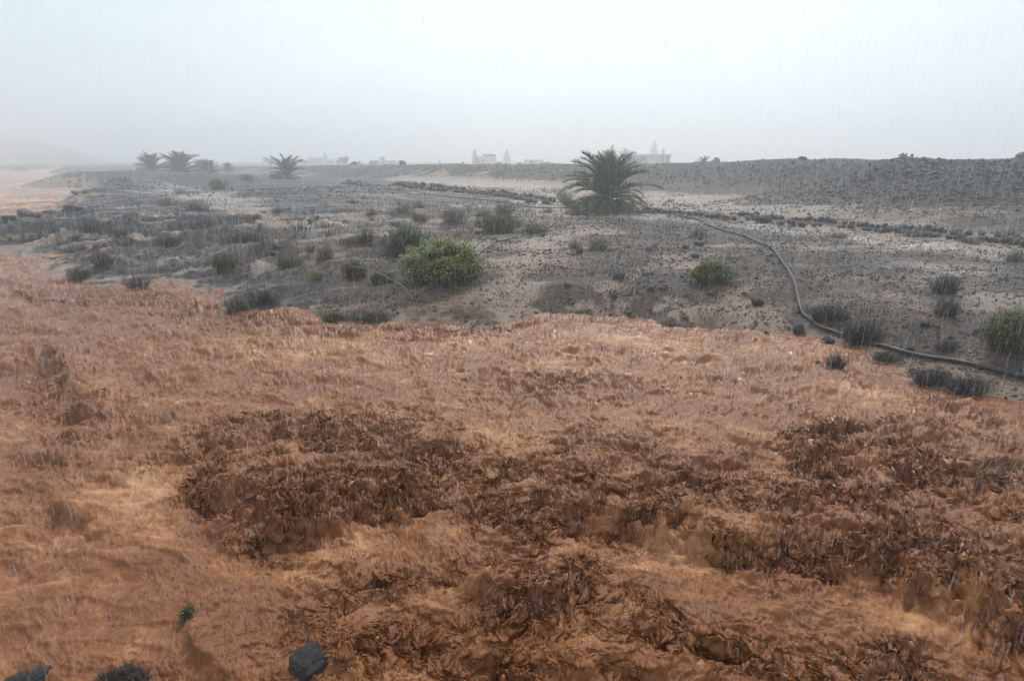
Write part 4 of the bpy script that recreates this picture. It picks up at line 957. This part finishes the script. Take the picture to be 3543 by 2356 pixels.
X, Y, Z = X[keep], Y[keep], Z[keep]; S = .007 + .0008 * Y + .05 * np.random.default_rng(3).random(len(X)) ** 10 * (1 + Y / 40)
scatter_mesh('gravel', X, Y, Z, S, 9, 'gravel', 'loose lava gravel strewn over the ground')
X, Y, r = samples(150000, 38, 135, 6, 50); Z = H(X, Y); rough = (Z > 2.1) & (Z > 2.0)
db, _ = linedist(X, Y, berm); keep = ((Z > 2.2) | ((Z > 1.6) & (r.random(len(X)) < .25))) & (X > -45)
X, Y, Z = X[keep], Y[keep], Z[keep]; S = .03 + .20 * r.random(len(X)) ** 4 * (.7 + .25 * (X > 18) * (Y < 62))
scatter_mesh('scoria_blocks', X, Y, Z + .02, S, 10, 'rock', 'rough lava blocks covering the ridge and hill slopes')
# dry ground cover
X, Y, r = samples(60000, 13, 85, 8, 50); Z = H(X, Y); pk = fbm(X * .35 + 9, Y * .5, 3, .6) + r.uniform(-.25, .25, len(X))
keep = (Z > .2) & (pk > .22) & (Z < 3.5); X, Y, Z = X[keep], Y[keep], Z[keep]; n = len(X)
h = (.05 + .0022 * Y) * r.uniform(.5, 1.4, n); a = r.uniform(0, 6.28, n); wv = .006 + .0007 * Y; lx, ly = r.normal(0, .6, n) * h, r.normal(0, .6, n) * h
V = np.stack([np.stack([X - wv * np.cos(a), Y - wv * np.sin(a), Z - .02], 1), np.stack([X + wv * np.cos(a), Y + wv * np.sin(a), Z - .02], 1), np.stack([X + lx, Y + ly, Z + h], 1)], 1).reshape(-1, 3)
tag(link('dry_ground_cover', npmesh('dry_ground_cover', V, np.arange(3 * n).reshape(n, 3), False), M['brown']), 'sparse dry twigs and grass covering the bare ground', kind='stuff')

# ------------------------------------------------------------------ pipes
m, t, b = newmat('black plastic pipe'); n = noise(t, 3, 3, .5, pos(t)); t.links.new(ramp(t, n, [(.3, (.010, .011, .013)), (.60, (.030, .032, .036)), (.72, (.11, .075, .05))]), b.inputs['Base Color']); b.inputs['Roughness'].default_value = .42; b.inputs['Specular IOR Level'].default_value = .3; M['pipe'] = m
m, t, b = newmat('weathered grey pipe'); b.inputs['Base Color'].default_value = (.10, .11, .12, 1); b.inputs['Roughness'].default_value = .3; M['pipe2'] = m
def smooth(P, k=8):
    out = []; n = len(P)
    for i in range(n - 1):
        p0, p1, p2, p3 = P[max(i - 1, 0)], P[i], P[i + 1], P[min(i + 2, n - 1)]
        for j in range(k):
            t_ = j / k; out.append(tuple(.5 * ((2 * p1[c]) + (-p0[c] + p2[c]) * t_ + (2 * p0[c] - 5 * p1[c] + 4 * p2[c] - p3[c]) * t_ * t_ + (-p0[c] + 3 * p1[c] - 3 * p2[c] + p3[c]) * t_ ** 3) for c in range(2)))
    return out + [P[-1]]
def pipe(pts, rad, lab, mat, joint=None):
    P = smooth([hit(u, v)[:2] for u, v in pts]); X = np.array([p[0] for p in P]); Y = np.array([p[1] for p in P]); Z = H(X, Y, False)
    kz = np.maximum.reduce([Z, np.roll(Z, 1), np.roll(Z, -1)]); kz[0] = Z[0]; kz[-1] = Z[-1]
    Z = np.convolve(np.pad(kz, 3, 'edge'), np.ones(7) / 7, 'valid') + rad * 1.1
    t = empty('water_pipe', (X[0], Y[0], Z[0])); tag(t, lab, 'pipe')
    mb = MB(); mb.tube([(a - X[0], b_ - Y[0], c - Z[0]) for a, b_, c in zip(X, Y, Z)], rad, 10, .5); mb.build('hose', M[mat], t, smooth=True)
    if joint:
        jx, jy, _ = hit(*joint); i = int(np.argmin((X - jx) ** 2 + (Y - jy) ** 2)); i = min(max(i, 1), len(X) - 2)
        A = Vector((X[i] - X[0], Y[i] - Y[0], Z[i] - Z[0])); D = Vector((X[i + 1] - X[i - 1], Y[i + 1] - Y[i - 1], Z[i + 1] - Z[i - 1])).normalized()
        mb = MB(); mb.tube([A - D * .16, A - D * .15, A - D * .04, A + D * .04, A + D * .15, A + D * .16], [rad * 1.3, rad * 1.7, rad * 1.7, rad * 1.45, rad * 1.7, rad * 1.3], 12, .5); mb.build('coupling', M[mat], t)
pipe([(1420,488),(1447,489.5),(1500,492),(1564,500),(1615,511),(1632,521),(1666,532),(1717,548),(1745,562),(1774,576),(1797,602),(1818,631),(1830,658),(1836,688),(1842,715),(1860,738),(1890,759),(1931,774),(2020,799),(2080,815),(2169,834),(2258,850),(2358,873),(2500,905),(2700,960)], .055,
     'thick black water pipe snaking from the large palm down to the right edge', 'pipe', (1774, 576))
pipe([(1313,490),(1294,495),(1284,509),(1272,519),(1261,526),(1240,534),(1218,540),(1169,553),(1139,560),(1114,576),(1098,590)], .04, 'thinner grey pipe curving from the palm to the bright bush', 'pipe2')
pipe([(884,434),(999,452),(1101,460),(1165,469),(1233,479),(1297,480),(1340,479)], .04, 'long thin black line lying below the stone rows left of the palm', 'pipe')

# ------------------------------------------------------------------ spray thrown up by the waves
x_, y_, z_, t_, foam_ = waterdata; r = np.random.default_rng(77)
w = np.where((t_ > .5) & (y_ < 26) & (np.abs(x_) < y_ * 1.1 + 1), (t_ - .4) ** 1.5, 0) * np.clip(y_, 3, 26) ** 1.1
sel = r.choice(len(x_), 9000, p=w / w.sum()); X = x_[sel] + r.normal(0, .04, len(sel)); Y = y_[sel] + r.normal(0, .04, len(sel)); Z = z_[sel] + r.exponential(.045, len(sel))
spx, spy = at(930, 1000, .3); n2 = 2600; X = np.concatenate([X, spx + r.normal(0, .55, n2)]); Y = np.concatenate([Y, spy + r.normal(0, .5, n2)]); Z = np.concatenate([Z, .25 + np.abs(r.normal(0, .28, n2))])
spx, spy = at(285, 690, .1); n3 = 1500; X = np.concatenate([X, spx + r.normal(0, 1.0, n3)]); Y = np.concatenate([Y, spy + r.normal(0, .4, n3)]); Z = np.concatenate([Z, .1 + np.abs(r.normal(0, .25, n3))])
S = (.0028 + .008 * r.random(len(X)) ** 3) * np.clip(Y / 10, .5, 2)
m, t, b = newmat('muddy spray'); b.inputs['Base Color'].default_value = (.25, .115, .05, 1); b.inputs['Roughness'].default_value = .3; M['spray'] = m
scatter_mesh('muddy_spray', X, Y, Z, S, 12, 'spray', 'drops of muddy water thrown up by the waves')

def clods(n, seed):
    r = np.random.default_rng(seed)
    cl = sst(-.25, .5, fbm(x_ * 2.2, y_ * 2.2, 3, .6))
    w = (np.clip(t_ - .10, 0, 1) ** 1.3 * cl + .022 * sst(.1, .5, fbm(x_ * .9, y_ * 1.6, 3)) + .004) * ((y_ < 24) & (np.abs(x_) < y_ * 1.1 + 1)) * np.clip(y_, 3, 30)
    rad_ = np.hypot(x_, y_); w = w * np.clip(np.gradient(rad_), 0, 1) ** 0 
    sel = r.choice(len(x_), n, p=w / w.sum()); X = x_[sel] + r.normal(0, .03, n); Y = y_[sel] + r.normal(0, .03, n)
    S = (.005 + .019 * r.random(n) ** 3) * (Y / 9) ** .65 * (.6 + .6 * t_[sel]); Z = z_[sel] + S * r.uniform(-.7, .25, n)
    base = np.array([(1,0,0),(-1,0,0),(0,1,0),(0,-1,0),(0,0,1),(0,0,-1),(.6,.6,.5),(-.6,.6,.5),(.6,-.6,.5),(-.6,-.6,.5)], float)
    tri = np.array([(0,6,4),(6,2,4),(2,7,4),(7,1,4),(1,9,4),(9,3,4),(3,8,4),(8,0,4),(0,2,6),(2,1,7),(1,3,9),(3,0,8),(0,5,2),(2,5,1),(1,5,3),(3,5,0)])
    B = base[None] * r.uniform(.72, 1.3, (n, 10, 1)) * np.stack([r.uniform(1.2, 3.4, n), r.uniform(.6, 1.0, n), r.uniform(.45, .85, n)], 1)[:, None, :]
    t2 = r.normal(0, .28, n); c2, s2 = np.cos(t2)[:, None], np.sin(t2)[:, None]; B = np.stack([B[..., 0] * c2 - B[..., 2] * s2, B[..., 1], B[..., 0] * s2 + B[..., 2] * c2], -1)
    a = .22 - .75 * sst(-1.5, 3, X) + r.normal(0, .35, n); c2, s2 = np.cos(a)[:, None], np.sin(a)[:, None]; B = np.stack([B[..., 0] * c2 - B[..., 1] * s2, B[..., 0] * s2 + B[..., 1] * c2, B[..., 2]], -1)
    V = (B * S[:, None, None] + np.stack([X, Y, Z], 1)[:, None, :]).reshape(-1, 3); Fq = (tri[None] + (np.arange(n) * 10)[:, None, None]).reshape(-1, 3)
    fm = np.repeat(np.clip(foam_[sel] + r.normal(.05, .07, n), 0, 1), 10)
    tag(link('froth', npmesh('froth', V, Fq, True, {'foam': fm, 'turb': fm * 0}), M['water']), 'clotted muddy froth churning on the broken water', kind='stuff')
clods(52000, 21)
# ------------------------------------------------------------------ rain: long thin falling drops through the air
def rain(n, r0, r1, wid, ln, seed):
    r = np.random.default_rng(seed); q = r.random(n); rr = r0 * (r1 / r0) ** q; a = np.radians(r.uniform(-50, 50, n)); X = rr * np.sin(a); Y = rr * np.cos(a)
    zlo = np.maximum(.3, CAMZ - rr * .95); Z = zlo + r.random(n) * (np.minimum(CAMZ + rr * .30, 17) - zlo)
    L_ = ln * r.uniform(.5, 1.4, n); W = wid * (.5 + r.random(n)); an = r.uniform(0, PI, n)
    k = 3; V = []
    tx = r.normal(.0, .02, n) ; ty = r.normal(.0, .02, n)
    for j in range(3):
        aa = an + j * 2 * PI / 3; V.append(np.stack([X + W * np.cos(aa), Y + W * np.sin(aa), Z], 1))
    V.append(np.stack([X + tx * L_, Y + ty * L_, Z + L_ * .5], 1)); V.append(np.stack([X - tx * L_, Y - ty * L_, Z - L_ * .5], 1))
    V = np.stack(V, 1).reshape(-1, 3); tri = np.array([(0,1,3),(1,2,3),(2,0,3),(1,0,4),(2,1,4),(0,2,4)])
    return V, (tri[None] + (np.arange(n) * 5)[:, None, None]).reshape(-1, 3)
m, t, b = newmat('rain water'); b.inputs['Base Color'].default_value = (.85, .88, .92, 1); b.inputs['Roughness'].default_value = .25
tr = t.nodes.new('ShaderNodeBsdfTranslucent'); tr.inputs[0].default_value = (.85, .88, .92, 1); ms = t.nodes.new('ShaderNodeMixShader'); ms.inputs[0].default_value = .5
t.links.new(b.outputs[0], ms.inputs[1]); t.links.new(tr.outputs[0], ms.inputs[2]); t.links.new(ms.outputs[0], t.nodes['Material Output'].inputs[0]); M['rain'] = m
Va, Fa = rain(19000, 2.4, 12, .00026, .08, 1); Vb, Fb = rain(36000, 9, 45, .0006, .24, 2)
tag(link('rain', npmesh('rain', np.concatenate([Va, Vb]), np.concatenate([Fa, Fb + len(Va)]), False), M['rain']), 'heavy rain falling in long drops', kind='stuff')

# ------------------------------------------------------------------ rain haze in the air
mb = MB(); mb.box((0, 440, 14), (2300, 1080, 36)); m = bpy.data.materials.new('haze'); m.use_nodes = True; t = m.node_tree; t.nodes.clear()
o_ = t.nodes.new('ShaderNodeOutputMaterial'); pv = t.nodes.new('ShaderNodeVolumePrincipled'); pv.inputs['Color'].default_value = (1.0, 1.0, 1.0, 1); pv.inputs['Density'].default_value = .0030; pv.inputs['Anisotropy'].default_value = .6
t.links.new(pv.outputs[0], o_.inputs['Volume']); tag(mb.build('haze', m), 'pale rain haze filling the air', kind='stuff')
